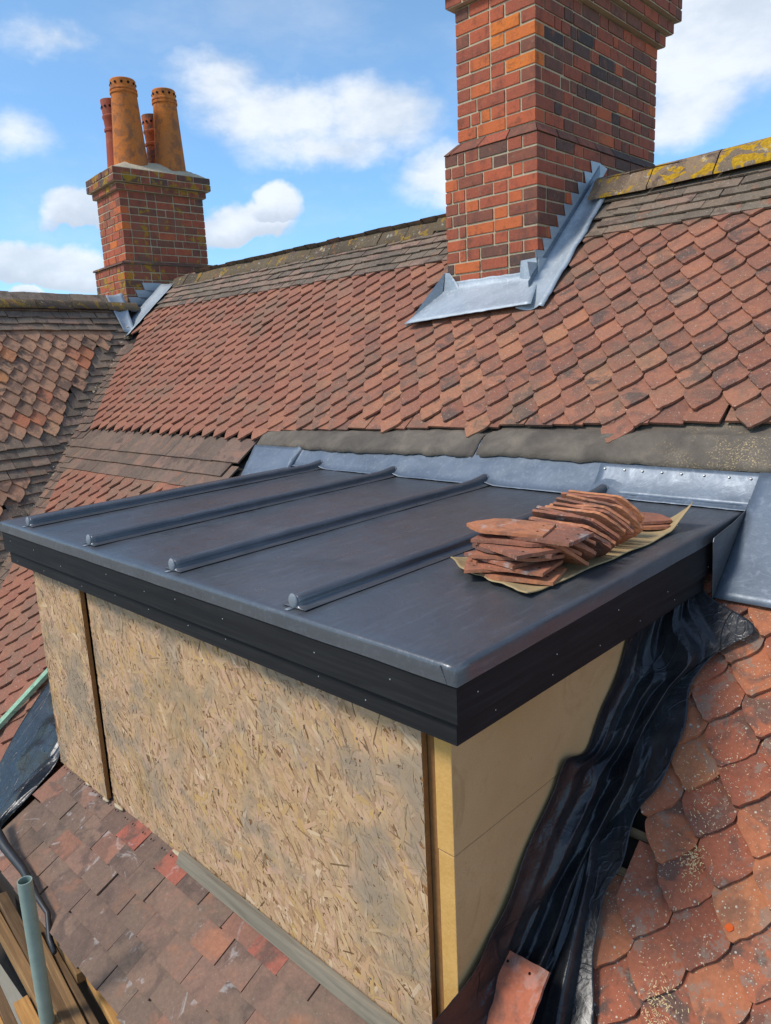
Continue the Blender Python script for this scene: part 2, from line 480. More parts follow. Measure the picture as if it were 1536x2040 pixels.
def insulation():
    m, t = material('wood_fibre_board')
    n1 = t.noise(t.P, 3.0, 4, 0.6)
    n2 = t.noise(t.P, 240.0, 3, 0.7)
    n3 = t.noise(t.P, 60.0, 3, 0.7)
    col = t.ramp(n1, [(0.3, '#b59263'), (0.7, '#c2a072')])
    col = t.mix(0.4, col, t.ramp(n2, [(0.3, 0.36), (0.5, 0.5), (0.8, 0.64)]), 'OVERLAY')
    col = t.mix(t.math('MULTIPLY', t.smooth(n3, 0.68, 0.76), 0.5), col, '#7c5a30')
    pv = t.new('ShaderNodeTexVoronoi', {'Scale': 16.0})
    t.set(pv.inputs['Vector'], t.P)
    pr = t.new('ShaderNodeSeparateColor', {0: pv.outputs['Color']})
    pit = t.math('MULTIPLY', t.math('LESS_THAN', pv.outputs['Distance'], t.math('MULTIPLY', pr.outputs[1], 0.07)), t.math('GREATER_THAN', pr.outputs[0], 0.6))
    col = t.mix(t.math('MULTIPLY', pit, 0.75), col, '#5d4222')
    col = t.mix(t.math('MULTIPLY', t.smooth(t.noise(t.P, 5.0, 6, 0.75, 0.8), 0.52, 0.7), 0.4), col, '#94703f')
    t.set(t.b.inputs['Base Color'], col)
    t.b.inputs['Roughness'].default_value = 0.95
    bump(t, n2, 0.3, 0.002)
    return m


M['insul'] = insulation()
M['insul_lit_edge'] = simple('wood_fibre_lit_edge', '#c0924c', '#d3a662', 120, 0.95, 0.5, 0.003)  # brighter than the cheek face, sunlit tone put into the colour


def plastic():
    m, t = material('black_polythene')
    n1 = t.noise(t.P, 5.0, 4, 0.55, 1.0)
    n3 = t.noise(t.P, 3.0, 5, 0.7)

    def crease(vec, sc, wdt):
        n = t.noise(vec, sc, 2, 0.5, 0.6)
        return t.smooth(t.math('ABSOLUTE', t.math('SUBTRACT', n, 0.5)), wdt, 0.0)
    P1 = t.mapping(t.P, rot=(0.4, 0.2, 0.7), scale=(1.0, 0.45, 0.45))
    c1 = crease(P1, 9.0, 0.035)
    c2 = crease(t.mapping(t.P, loc=(3, 1, 2), rot=(-0.3, 0.5, -0.6), scale=(0.8, 0.5, 1.1)), 14.0, 0.03)
    c3 = crease(t.P, 34.0, 0.05)
    col = t.mix(t.math('MULTIPLY', t.smooth(n3, 0.45, 0.75), 0.8), (0.012, 0.013, 0.015, 1), (0.042, 0.043, 0.045, 1))
    t.set(t.b.inputs['Base Color'], col)
    t.set(t.b.inputs['Roughness'], t.math('ADD', 0.20, t.math('MULTIPLY', n3, 0.24)))
    t.b.inputs['Specular IOR Level'].default_value = 0.5
    h = t.math('ADD', t.math('MULTIPLY', n1, 1.5), t.math('ADD', t.math('MULTIPLY', c1, 0.14), t.math('ADD', t.math('MULTIPLY', c2, 0.08), t.math('MULTIPLY', c3, 0.015))))
    bump(t, h, 0.6, 0.012)
    return m


M['plastic'] = plastic()
M['paper'] = simple('tan_paper_felt', '#95805a', '#b89f74', 35, 0.9, 0.6, 0.004)
M['pole'] = simple('green_painted_steel', '#76887d', '#93a397', 12, 0.5, 0.2, 0.002, 0.5)
M['pole_in'] = simple('green_tube_inside', '#47704f', '#6d9a70', 12, 0.7)
M['cable'] = simple('black_rubber', '#17191b', '#2b2e31', 30, 0.5, 0.2, 0.002, 0.5)
M['shaving'] = simple('pale_wood_shaving', '#c9ae78', '#e2cfa0', 90, 0.8)
M['orange_dot'] = simple('orange_lichen', '#c8501c', '#d8622a', 60, 0.9)
M['ground'] = simple('gravel_yard', '#7d7264', '#a3988a', 14, 0.95, 0.6, 0.02)
M['pot_hole'] = simple('soot', '#0d0b0a', '#17120f', 30, 0.95)  # near-black discs standing in for the shade inside holes
M['wall_plain'] = simple('render_wall', '#8b8272', '#a29887', 8, 0.95)


# ------------------------------------------------------------------ mesh builder
class MB:
    def __init__(s):
        s.v, s.f, s.r, s.r2, s.mi, s.uv = [], [], [], [], [], []

    def add(s, verts, faces, rnd=0.5, rnd2=0.5, mi=0, uv=None):
        o = len(s.v)
        s.v.extend([tuple(p) for p in verts])
        for k, fc in enumerate(faces):
            s.f.append([i + o for i in fc])
            s.r.append(rnd)
            s.r2.append(rnd2)
            s.mi.append(mi)
            s.uv.append(uv[k] if uv else None)

    def box(s, c, sx, sy, sz, X=(1, 0, 0), Y=(0, 1, 0), Z=(0, 0, 1), **kw):
        c, X, Y, Z = Vector(c), Vector(X), Vector(Y), Vector(Z)
        vs = [c + X * (a * sx / 2) + Y * (b * sy / 2) + Z * (d * sz / 2) for d in (-1, 1) for b in (-1, 1) for a in (-1, 1)]
        s.add(vs, [(0, 2, 3, 1), (4, 5, 7, 6), (0, 1, 5, 4), (2, 6, 7, 3), (0, 4, 6, 2), (1, 3, 7, 5)], **kw)

    def prism(s, poly, ext, **kw):
        ext = Vector(ext)
        n = len(poly)
        vs = [Vector(p) for p in poly] + [Vector(p) + ext for p in poly]
        s.add(vs, [tuple(range(n - 1, -1, -1)), tuple(range(n, 2 * n))] + [(i, (i + 1) % n, n + (i + 1) % n, n + i) for i in range(n)], **kw)

    def grid(s, fn, nu, nv, closed_u=False, **kw):
        vs = [fn(i / nu, j / nv) for j in range(nv + 1) for i in range(nu + (0 if closed_u else 1))]
        w_ = nu if closed_u else nu + 1
        fs = []
        for j in range(nv):
            for i in range(nu):
                i2 = (i + 1) % w_
                fs.append((j * w_ + i, j * w_ + i2, (j + 1) * w_ + i2, (j + 1) * w_ + i))
        s.add(vs, fs, **kw)

    def tube(s, pts, r, n=12, caps=True, **kw):
        pts = [Vector(p) for p in pts]
        rs = r if isinstance(r, (list, tuple)) else [r] * len(pts)
        vs = []
        up = None
        for i, p in enumerate(pts):
            d = (pts[min(i + 1, len(pts) - 1)] - pts[max(i - 1, 0)]).normalized()
            if up is None:
                up = Vector((0, 0, 1)) if abs(d.z) < 0.9 else Vector((0, 1, 0))
            a = d.cross(up).normalized()
            b = a.cross(d).normalized()
            for k in range(n):
                th = 2 * math.pi * k / n
                vs.append(p + a * (rs[i] * math.cos(th)) + b * (rs[i] * math.sin(th)))
        fs = []
        for i in range(len(pts) - 1):
            for k in range(n):
                fs.append((i * n + k, i * n + (k + 1) % n, (i + 1) * n + (k + 1) % n, (i + 1) * n + k))
        if caps:
            fs.append(tuple(range(n - 1, -1, -1)))
            fs.append(tuple((len(pts) - 1) * n + k for k in range(n)))
        s.add(vs, fs, **kw)

    def lathe(s, base, prof, n=28, axis=(0, 0, 1), **kw):
        ax = Vector(axis).normalized()
        a = ax.orthogonal().normalized()
        b = ax.cross(a)
        base = Vector(base)
        vs = []
        for r, z in prof:
            for k in range(n):
                th = 2 * math.pi * k / n
                vs.append(base + ax * z + a * (r * math.cos(th)) + b * (r * math.sin(th)))
        fs = []
        for i in range(len(prof) - 1):
            for k in range(n):
                fs.append((i * n + k, i * n + (k + 1) % n, (i + 1) * n + (k + 1) % n, (i + 1) * n + k))
        s.add(vs, fs, **kw)

    def build(s, name, mats, parent=None, smooth=False, bevel=0.0, solid=0.0, subdiv=0, autosmooth=None):
        me = bpy.data.meshes.new(name)
        me.from_pydata(s.v, [], s.f)
        if not isinstance(mats, (list, tuple)):
            mats = [mats]
        for m in mats:
            me.materials.append(m)
        me.polygons.foreach_set('material_index', s.mi)
        a = me.attributes.new('rnd', 'FLOAT', 'FACE')
        a.data.foreach_set('value', s.r)
        a = me.attributes.new('rnd2', 'FLOAT', 'FACE')
        a.data.foreach_set('value', s.r2)
        if any(u is not None for u in s.uv):
            lay = me.uv_layers.new(name='uv')
            k = 0
            for fc, u in zip(s.f, s.uv):
                for q in range(len(fc)):
                    lay.data[k].uv = u[q] if u is not None else (0, 0)
                    k += 1
        if smooth:
            me.polygons.foreach_set('use_smooth', [True] * len(me.polygons))
        me.update()
        ob = bpy.data.objects.new(name, me)
        COL.objects.link(ob)
        if autosmooth:
            me.polygons.foreach_set('use_smooth', [True] * len(me.polygons))
            me.set_sharp_from_angle(angle=rad(autosmooth))
        if subdiv:
            md = ob.modifiers.new('sub', 'SUBSURF')
            md.levels = md.render_levels = subdiv
        if solid:
            md = ob.modifiers.new('solid', 'SOLIDIFY')
            md.thickness = solid
            md.offset = 0
        if bevel:
            md = ob.modifiers.new('bev', 'BEVEL')
            md.width = bevel
            md.segments = 2
            md.limit_method = 'ANGLE'
        if parent is not None:
            set_parent(ob, parent)
        return ob


def set_parent(ob, parent):
    ob.parent = parent
    m = Matrix.Identity(4)
    p = parent
    if p.type == 'EMPTY':
        m = (Matrix.Translation(p.location) @ p.rotation_euler.to_matrix().to_4x4()).inverted()
    ob.matrix_parent_inverse = m


def tag(o, label=None, cat=None, group=None, kind=None):
    if label:
        o['label'] = label
    if cat:
        o['category'] = cat
    if group:
        o['group'] = group
    if kind:
        o['kind'] = kind
    return o


def thing(name, label, cat, loc, group=None, kind=None):
    o = bpy.data.objects.new(name, None)
    o.empty_display_size = 0.2
    COL.objects.link(o)
    o.location = loc
    return tag(o, label, cat, group, kind)


def nz(x, y, z, s=1.0):
    return mnoise.noise(Vector((x * s, y * s, z * s)))


RNG = random.Random(7)

# ------------------------------------------------------------------ roof frames
S_MAIN = rad(42)
A_MAIN = -1.56712
U0 = Vector((1, 0, 0))
V0 = Vector((0, math.cos(S_MAIN), math.sin(S_MAIN)))
N0 = Vector((0, -math.sin(S_MAIN), math.cos(S_MAIN)))
O0 = Vector((0, 0, A_MAIN))
CS = math.cos(S_MAIN)


def on_main(x, y, h=0.0):
    return O0 + U0 * x + V0 * (y / CS) + N0 * h


def arrow_outline(w, L, shoulder=0.100, bulge=1.4):
    """clay tile with convex sides running to a blunt point (point at v=0)"""
    hw = w / 2
    left = []
    k = 7
    for i in range(k + 1):
        a = i / k                                   # 0 shoulder .. 1 at the point
        left.append((max(0.007, hw * (1 - a ** bulge)), shoulder * (1 - a)))
    pts = [(-hw, L)] + [(-u, v) for u, v in left] + [(u, v) for u, v in reversed(left)] + [(hw, L)]
    return pts


def plain_outline(w, L):
    return [(-w / 2, L), (-w / 2, 0), (w / 2, 0), (w / 2, L)]


def add_tile(mb, O, U, V, N, u, v, outline, L, t, rise, rng, rnd=None, rnd2=None, base=0.0, lift=0.0, mi=0, yaw=None, jit=1.0, wob=0.0):
    a = (rng.gauss(0, 0.012) * jit) if yaw is None else yaw
    lf = lift + abs(rng.gauss(0, 0.0022)) * jit
    roll = rng.gauss(0, 0.02) * jit
    u += rng.gauss(0, 0.0022) * jit
    v += rng.gauss(0, 0.0035) * jit
    ca, sa = math.cos(a), math.sin(a)
    top, bot = [], []
    for pu, pv in outline:
        if wob:
            pu += rng.gauss(0, wob)
            pv += rng.gauss(0, wob)
        qv = pv - L
        ru = pu * ca - qv * sa
        rv = pu * sa + qv * ca + L
        h = base + (rise + lf) * (1 - pv / L) + roll * pu
        p = O + U * (u + ru) + V * (v + rv)
        top.append(p + N * h)
        bot.append(p + N * (h - t))
    n = len(outline)
    fs = [tuple(range(n))] + [(i, n + i, n + (i + 1) % n, (i + 1) % n) for i in range(n - 1)]
    r1 = rng.random() if rnd is None else rnd
    r2 = rng.random() if rnd2 is None else rnd2
    mb.add(top + bot, fs, rnd=r1, rnd2=r2, mi=mi)


W_T = 0.1615
G_O = 0.1165
G_P = 0.098
ARROW = arrow_outline(0.1600, 0.265)
ARROW_R = arrow_outline(0.1597, 0.265, 0.098, 1.6)
PLAIN = plain_outline(0.1635, 0.24)

# ------------------------------------------------------------------ ground
gm = MB()
gm.grid(lambda a, b: ((a - 0.5) * 400, (b - 0.5) * 400, -5.6), 4, 4)
tag(gm.build('ground', M['ground']), 'grey gravelly ground far below the scaffold', None, kind='structure')

# ------------------------------------------------------------------ main roof
main = thing('tiled_roof', 'long red-brown clay tiled roof with pointed tiles behind the lead-covered dormer', 'roof', (-2.5, 2.0, on_main(0, 2.0).z))
YR = 3.64          # roof apex


def valley_x(y):
    return -7.128 + (3.076 - y) * 0.747


# chimney keep-outs (plan)
def in_chimney(x, y):
    return -2.47 < x < -1.52 and 2.765 < y < 5.0 or (-2.60 < x < -2.40 and 2.69 < y < 3.0) or (x < -6.90 and 3.0 < y < 5.0)


def tip_limit(x):
    return 1.975 + 0.042 * (x + 3.2) if x < -0.2 else 2.10


orn = MB()
fore = MB()
rng = random.Random(11)
for r in range(-4, 46):
    v = r * G_O
    y = v * CS
    for c in range(-50, 15):
        x = c * W_T + (W_T / 2 if r % 2 else 0.0) + 0.06
        ym = y + 0.05
        if ym > 3.26 or y < -0.42:
            continue
        if x < (valley_x(ym) + 0.24 if ym < 2.92 else -6.92) or x > 1.9:
            continue
        if in_chimney(x, ym):
            continue
        lift = 0.0
        yaw = None
        if -3.36 < x < -2.86 and y < 1.5:
            pass
        elif -3.28 < x:
            # above the dormer the tiles stop at the stripped felt; right of it they run on down
            if x < 0.02:
                lim = tip_limit(x)
                if y < lim - 0.012:
                    if y > lim - 0.095 and min(abs(x - q_) for q_ in (-2.16, -1.90, -1.48, -0.70, -0.08)) < 0.055:
                        lift = 0.006
                        yaw = rng.gauss(0, 0.05)
                    else:
                        if y > 1.50 or x < -0.05:
                            continue
            else:
                if 1.46 < y < 2.10:
                    continue
            if x < 0.10 and 0.60 < y < 0.80:
                continue
            if y < 1.46 and x < -0.06:
                continue
        else:
            if 1.50 < y < 1.845:
                continue
        if y < 1.6 and x > -0.2:
            add_tile(fore, O0, U0, V0, N0, x, v, ARROW_R, 0.265, 0.015, 0.033, rng, lift=lift, jit=1.5, wob=0.0012, yaw=yaw)
        else:
            rr = rng.random()
            # newer, paler tiles in a patch over the dormer
            if -2.5 < x < -1.2 and y < 2.7 and rng.random() < 0.25:
                rr = 0.82 + 0.16 * rng.random()
            add_tile(orn, O0, U0, V0, N0, x, v, ARROW, 0.265, 0.0135, 0.031, rng, rnd=rr, lift=lift, yaw=yaw, jit=1.2, wob=0.0008)
for c in range(-20, 2):
    x = c * W_T + 0.03
    if -3.26 < x < 0.05:
        add_tile(orn, O0, U0, V0, N0, x, (tip_limit(x) + 0.012) / CS, plain_outline(0.1598, 0.22), 0.22, 0.013, 0.018, rng, base=-0.004, jit=1.6)
orn.build('pointed_tiling', M['tile'], main)
fore.prism([on_main(0.369, 0.715, 0.0) + U0 * (0.011 * math.cos(k * 0.7)) * (1 + 0.2 * math.sin(3 * k)) + V0 * (0.011 * math.sin(k * 0.7)) for k in range(9)], N0 * 0.034, mi=1)
fore.build('speckled_tiling', [M['tile_fore'], M['orange_dot']], main)

pl = MB()
rng = random.Random(5)
# plain courses under the ridge
for r in range(6):
    v = 3.245 / CS + r * 0.088
    for c in range(-50, 15):
        x = c * W_T + (W_T / 2 if r % 2 else 0)
        ym = v * CS + 0.02
        if x < -6.93 or x > 1.9 or in_chimney(x, ym) or ym > YR - 0.02:
            continue
        add_tile(pl, O0, U0, V0, N0, x, v, plain_outline(0.1598, 0.20), 0.20, 0.012, 0.030, rng, base=0.002, jit=1.3)
pl.build('plain_tile_courses', M['plain'], main)

band = MB()
for r in range(3):
    v = 1.565 / CS + r * 0.125
    for c in range(-50, 0):
        x = c * W_T + (W_T / 2 if r % 2 else 0)
        if x > -3.32 or x < valley_x(v * CS) + 0.05:
            continue
        add_tile(band, O0, U0, V0, N0, x, v, plain_outline(0.1612, 0.24), 0.24, 0.012, 0.026, rng, jit=0.4)
# swept plain tiles beside the valley
for r in range(-4, 38):
    v = r * 0.098
    y = v * CS
    if y < -0.4 or y > 2.88:
        continue
    for k in range(2):
        x = valley_x(y) + 0.02 + k * 0.13
        add_tile(band, O0, U0, V0, N0, x, v, plain_outline(0.15, 0.2), 0.2, 0.012, 0.024, rng, base=-0.004, jit=1.0, yaw=0.10)
band.build('plain_tile_band', M['plain_low'], main)

# roof deck and back slope
dk = MB()
dk.add([on_main(-8.6, -0.42, -0.035), on_main(2.0, -0.42, -0.035), on_main(2.0, YR, -0.035), on_main(-8.6, YR, -0.035)], [(0, 1, 2, 3)])
zr = on_main(0, YR).z
dk.add([(-8.6, YR, zr - 0.05), (2.0, YR, zr - 0.05), (2.0, 2 * YR + 0.42, A_MAIN - 0.4), (-8.6, 2 * YR + 0.42, A_MAIN - 0.4)], [(0, 1, 2, 3)])
dk.build('roof_deck', M['deck'], main)
bk = MB()
V1 = Vector((0, -math.cos(S_MAIN), math.sin(S_MAIN)))
N1 = Vector((0, math.sin(S_MAIN), math.cos(S_MAIN)))
O1 = Vector((0, 2 * YR, A_MAIN))
for r in range(14):
    v = YR / CS - 0.1 - r * 0.10
    for c in range(-40, 14):
        x = c * W_T + (W_T / 2 if r % 2 else 0)
        if in_chimney(x, 2 * YR - v * CS):
            continue
        add_tile(bk, O1, -U0, V1, N1, -x, v, plain_outline(0.1598, 0.2), 0.2, 0.012, 0.028, rng)
bk.build('back_slope_tiling', M['plain'], main)

# battens and felt showing where tiles have been lifted beside the dormer
for i in range(1, 6):
    y = 0.36 + i * 0.092
    bt = MB()
    bt.box(on_main(0.02, y, -0.004), 0.36, 0.026, 0.022, U0, V0, N0)
    bt.build('roof_batten', M['batten'], main, bevel=0.002)


# ridge tiles
def ridge_run(mb, p0, p1, seg, r, up, side, rng, h0=0.0, h1=0.0, drop=0.10):
    p0, p1 = Vector(p0), Vector(p1)
    d = (p1 - p0)
    L = d.length
    d.normalize()
    n = max(1, int(L / seg))
    for i in range(n):
        a, b = i / n, (i + 1) / n
        q0 = p0 + d * (L * a + 0.004)
        q1 = p0 + d * (L * b - 0.004)
        j = rng.gauss(0, 0.004)
        tl = rng.gauss(0, 0.006)
        prof = []
        for k in range(-4, 5):
            th = rad(22.5 * k * 0.72)
            prof.append((math.sin(th) * r, math.cos(th) * r))
        prof = [(prof[0][0] - drop * 0.62, prof[0][1] - drop * 0.75)] + prof + [(prof[-1][0] + drop * 0.62, prof[-1][1] - drop * 0.75)]
        vs = []
        for q, sg, sc in ((q0, -1, 1.0), (q0.lerp(q1, 0.5), 0, 0.985), (q1, 1, 1.0)):
            for x, z in prof:
                vs.append(q + side * (x * sc) + up * (z * sc - r + j + sg * tl))
        m_ = len(prof)
        vs2 = [Vector(p) - up * 0.016 for p in vs]
        fs = []
        for s_ in range(2):
            for k in range(m_ - 1):
                fs.append((s_ * m_ + k, s_ * m_ + k + 1, (s_ + 1) * m_ + k + 1, (s_ + 1) * m_ + k))
        o = 3 * m_
        for k in range(m_ - 1):
            fs.append((k, o + k, o + k + 1, k + 1))
            e = 2 * m_
            fs.append((e + k, e + k + 1, o + e + k + 1, o + e + k))
        for s_ in range(2):
            fs.append((s_ * m_, (s_ + 1) * m_, o + (s_ + 1) * m_, o + s_ * m_))
            e = m_ - 1
            fs.append((s_ * m_ + e, o + s_ * m_ + e, o + (s_ + 1) * m_ + e, (s_ + 1) * m_ + e))
        mb.add(vs + vs2, fs, rnd=rng.random(), rnd2=rng.random())


rg = MB()
rng = random.Random(3)
ridge_run(rg, (-7.0, YR, 1.755), (-2.36, YR, 1.765), 0.30, 0.085, Vector((0, 0, 1)), Vector((0, 1, 0)), rng, drop=0.085)
rg.build('mossy_ridge_tiles', M['ridge_far'], main, autosmooth=40)
rg = MB()
ridge_run(rg, (-1.62, YR, 1.80), (2.0, YR, 1.83), 0.40, 0.11, Vector((0, 0, 1)), Vector((0, 1, 0)), rng, drop=0.11)
rg.build('lichened_ridge_tiles', M['ridge'], main, autosmooth=40)
mm = MB()   # bedding mortar under the ridge
mm.box((-2.5, YR, 1.63), 9.0, 0.08, 0.09)
mm.build('ridge_bedding', M['mortar'], main)

wl = MB()
wl.box((-2.6, YR, -3.8), 9.0, 2 * YR - 0.3, 3.6)
wl.build('wall', M['wall_plain'], main)

# ------------------------------------------------------------------ wing roof on the left
wing = thing('wing_roof', 'older lichen-spotted tiled roof slope of the side wing on the left, meeting the long roof in a valley', 'roof', (-6.6, 1.6, 0.5))
vt = Vector((-7.128, 3.076, on_main(0, 3.076).z))
vb = Vector((-5.461, 0.844, on_main(0, 0.844).z))
vdir = (vt - vb).normalized()
DW = Vector((math.sin(rad(-3)), math.cos(rad(-3)), 0))
NW = DW.cross(vdir).normalized()
if NW.z < 0:
    NW = -NW
VW = NW.cross(DW)
if VW.z < 0:
    VW = -VW
UW = -DW                                  # along the ridge towards the viewer; UW x VW = NW?
if UW.cross(VW).dot(NW) < 0:
    UW = DW
OW = vt


def wing_uv(p):
    q = Vector(p) - OW
    return q.dot(UW), q.dot(VW)


def wing_valley_u(v):
    # u of the valley line at slope coordinate v
    k = (vb - vt)
    a, b = k.dot(UW), k.dot(VW)
    return a * (v / b)


sgn = 1 if UW.dot(DW) < 0 else -1        # +u runs towards the viewer when sgn = 1
zr_w = 1.405
v_ridge = (zr_w - OW.z) / VW.z
v_band_hi = (0.035 - OW.z) / VW.z
v_band_lo = (-0.215 - OW.z) / VW.z
v_plain = (1.13 - OW.z) / VW.z
wo_ = MB()
wp = MB()
rng = random.Random(21)
for r in range(-30, 10):
    v = v_plain - 0.02 + r * 0.128
    for c in range(-6, 22):
        u = sgn * (c * W_T + (W_T / 2 if r % 2 else 0))
        uv_ = wing_valley_u(v + 0.03)
        if sgn * (u - uv_) < 0.17 or sgn * u > 3.2:
            continue
        if v + 0.06 > v_plain or v < -3.4:
            continue
        if v_band_lo - 0.06 < v < v_band_hi:
            continue
        add_tile(wo_, OW, UW, VW, NW, u, v, ARROW, 0.265, 0.014, 0.034, rng, jit=1.6, wob=0.0012)
for r in range(5):
    v = v_plain + r * 0.088
    for c in range(-4, 22):
        u = sgn * (c * W_T + (W_T / 2 if r % 2 else 0))
        if sgn * (u - wing_valley_u(v)) < 0.1 or sgn * u > 3.2:
            continue
        add_tile(wp, OW, UW, VW, NW, u, v, plain_outline(0.1598, 0.2), 0.2, 0.014, 0.036, rng, jit=1.5)
for r in range(4):
    v = v_band_lo + r * 0.102
    for c in range(-4, 30):
        u = sgn * (c * W_T + (W_T / 2 if r % 2 else 0))
        if sgn * (u - wing_valley_u(v)) < 0.05 or sgn * u > 4.0:
            continue
        add_tile(wp, OW, UW, VW, NW, u, v, plain_outline(0.1598, 0.2), 0.2, 0.014, 0.034, rng, jit=1.2)
for r in range(-36, 8):
    v = r * 0.098
    if v > -0.02 or v < -3.2:
        continue
    for k in range(2):
        u = wing_valley_u(v) + sgn * (-0.03 + k * 0.14)
        add_tile(wp, OW, UW, VW, NW, u, v, plain_outline(0.15, 0.2), 0.2, 0.013, 0.026, rng, base=-0.004, jit=1.0, yaw=-0.06 * sgn)
wo_.build('lichened_tiling', M['tile_wing'], wing)
wp.build('plain_tile_courses', M['plain_wing'], wing)
dkw = MB()
qs = []
for z, uu in ((v_ridge, -1.2), (v_ridge, 3.4), (-3.5, 3.4), (-3.5, -1.2)):
    qs.append(OW + UW * (sgn * uu) + VW * z - NW * 0.035)
dkw.add(qs, [(0, 1, 2, 3)])
q2 = [OW + UW * (sgn * uu) + VW * v_ridge - NW * 0.035 for uu in (-1.2, 3.4)]
dkw.add(q2 + [q2[1] + Vector((-2.2, 0, -2.6)), q2[0] + Vector((-2.2, 0, -2.6))], [(0, 1, 2, 3)])
dkw.build('roof_deck', M['deck'], wing)
rgw = MB()
rp = OW + VW * v_ridge
a_ = rp + UW * (sgn * -0.15)
b_ = rp + UW * (sgn * 3.4)
up_w = Vector((0, 0, 1))
ridge_run(rgw, a_ + Vector((0, 0, 0.075)), b_ + Vector((0, 0, 0.075)), 0.36, 0.075, up_w, UW.cross(up_w).normalized(), rng, drop=0.05)
rgw.build('mossy_ridge_tiles', M['ridge_far'], wing, autosmooth=40)
# mortar crumbs and lichen in the valley
vm = MB()
rng = random.Random(9)
for i in range(150):
    s_ = rng.random()
    p = vt.lerp(vb, s_) + Vector((rng.gauss(0, 0.03), rng.gauss(0, 0.03), 0)) + N0 * 0.024
    k = rng.uniform(0.006, 0.02)
    vm.box(p, k * rng.uniform(0.6, 2.0), k, k * 0.6, Vector((rng.random() - .5, rng.random() - .5, 0.1)).normalized(), VW, NW)
vm.build('valley_mortar', M['cement'], wing)


# ------------------------------------------------------------------ brickwork
def brick_stack(mb, mort, c0, ax, ay, Lx, Ly, z0, z1, rng, course=0.078, color=None, first_gap=0.0):
    """c0: near corner; ax runs Lx, ay runs Ly (horizontal unit vectors, ax pointing away along the front face)."""
    c0, ax, ay = Vector(c0), Vector(ax), Vector(ay)
    Z = Vector((0, 0, 1))
    n = max(1, round((z1 - z0) / course))
    ch = (z1 - z0) / n
    m = 0.009
    dep = 0.102
    for i in range(n):
        zc = z0 + (i + 0.5) * ch
        for face in range(4):
            long_ = (i + face) % 2 == 0
            if face in (0, 2):
                o = c0 + (ay * Ly if face == 2 else Vector((0, 0, 0)))
                d, inn, L = ax, (ay if face == 0 else -ay), Lx
            else:
                o = c0 + (ax * Lx if face == 3 else Vector((0, 0, 0)))
                d, inn, L = ay, (ax if face == 1 else -ax), Ly
            a = 0.0 if long_ else dep + m
            b = L if long_ else L - dep - m
            # split run [a,b]
            pos = a
            k = 0
            pieces = []
            while pos < b - 0.02:
                if rng.random() < 0.12:
                    ln = rng.choice((0.07, 0.105))
                else:
                    ln = 0.215 if (k + (i % 2)) % 2 == 0 or rng.random() < 0.45 else 0.105
                if b - pos - ln < 0.06:
                    ln = b - pos
                pieces.append((pos, min(ln, b - pos)))
                pos += ln + m
                k += 1
            for p_, ln in pieces:
                cc = o + d * (p_ + ln / 2) + inn * (dep / 2 + rng.gauss(0, 0.0016)) + Z * zc
                cc.z += rng.gauss(0, 0.0012)
                r1 = color(face, (p_ + ln / 2) / L, zc, rng) if color else rng.random()
                mb.box(cc, ln - rng.uniform(0, 0.006), dep, ch - m - rng.uniform(0, 0.005), d, inn, Z, rnd=min(max(r1, 0), 1), rnd2=rng.random())
    cen = c0 + ax * (Lx / 2) + ay * (Ly / 2)
    mort.box((cen.x, cen.y, (z0 + z1) / 2), Lx - 0.014, Ly - 0.014, (z1 - z0), ax, ay, Z)


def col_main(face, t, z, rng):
    if face == 0:          # front, facing the dormer: oranger bricks, also brightened as the sunlit side
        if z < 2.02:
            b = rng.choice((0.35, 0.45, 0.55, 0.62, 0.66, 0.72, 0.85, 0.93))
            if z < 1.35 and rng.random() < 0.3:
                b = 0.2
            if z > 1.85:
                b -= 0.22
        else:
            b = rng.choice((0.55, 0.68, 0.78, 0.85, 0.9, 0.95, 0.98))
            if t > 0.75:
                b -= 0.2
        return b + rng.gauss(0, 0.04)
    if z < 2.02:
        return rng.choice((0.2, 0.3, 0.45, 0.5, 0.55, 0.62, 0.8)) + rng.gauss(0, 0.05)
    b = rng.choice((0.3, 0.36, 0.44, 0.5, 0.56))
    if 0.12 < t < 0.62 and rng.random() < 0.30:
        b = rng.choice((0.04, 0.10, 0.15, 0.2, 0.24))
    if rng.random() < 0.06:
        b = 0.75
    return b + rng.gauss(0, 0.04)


# --- large chimney
chim = thing('brick_chimney', 'large orange-red brick chimney stack with lead stepped flashing on the long roof', 'chimney', (-2.05, 3.8, 1.0))
rng = random.Random(77)
b1, mo = MB(), MB()
XR, XL, YF = -1.685, -2.412, 2.98
AX = Vector((-1, 0, 0))
AY = Vector((0, 1, 0))
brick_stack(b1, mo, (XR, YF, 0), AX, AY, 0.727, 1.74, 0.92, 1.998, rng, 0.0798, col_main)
b1.build('plinth', M['brick'], chim, bevel=0.003)
b2 = MB()
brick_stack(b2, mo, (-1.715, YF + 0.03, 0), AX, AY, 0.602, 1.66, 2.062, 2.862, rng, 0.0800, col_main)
b2.build('shaft', M['brick'], chim, bevel=0.003)
mo.build('mortar_core', M['mortar'], chim)
# sloped weathering course between plinth and shaft
wc = MB()


def ring_frustum(mb, o0, o1, z0, z1, **kw):
    """o = (xmin, xmax, ymin, ymax)"""
    def rect(o, z):
        return [(o[0], o[2], z), (o[1], o[2], z), (o[1], o[3], z), (o[0], o[3], z)]
    a, b = rect(o0, z0), rect(o1, z1)
    mb.add(a + b, [(0, 1, 5, 4), (1, 2, 6, 5), (2, 3, 7, 6), (3, 0, 4, 7), (4, 5, 6, 7), (3, 2, 1, 0)], **kw)


lo = (XL, XR, YF, 4.72)
hi = (-2.317, -1.715, 3.01, 4.67)
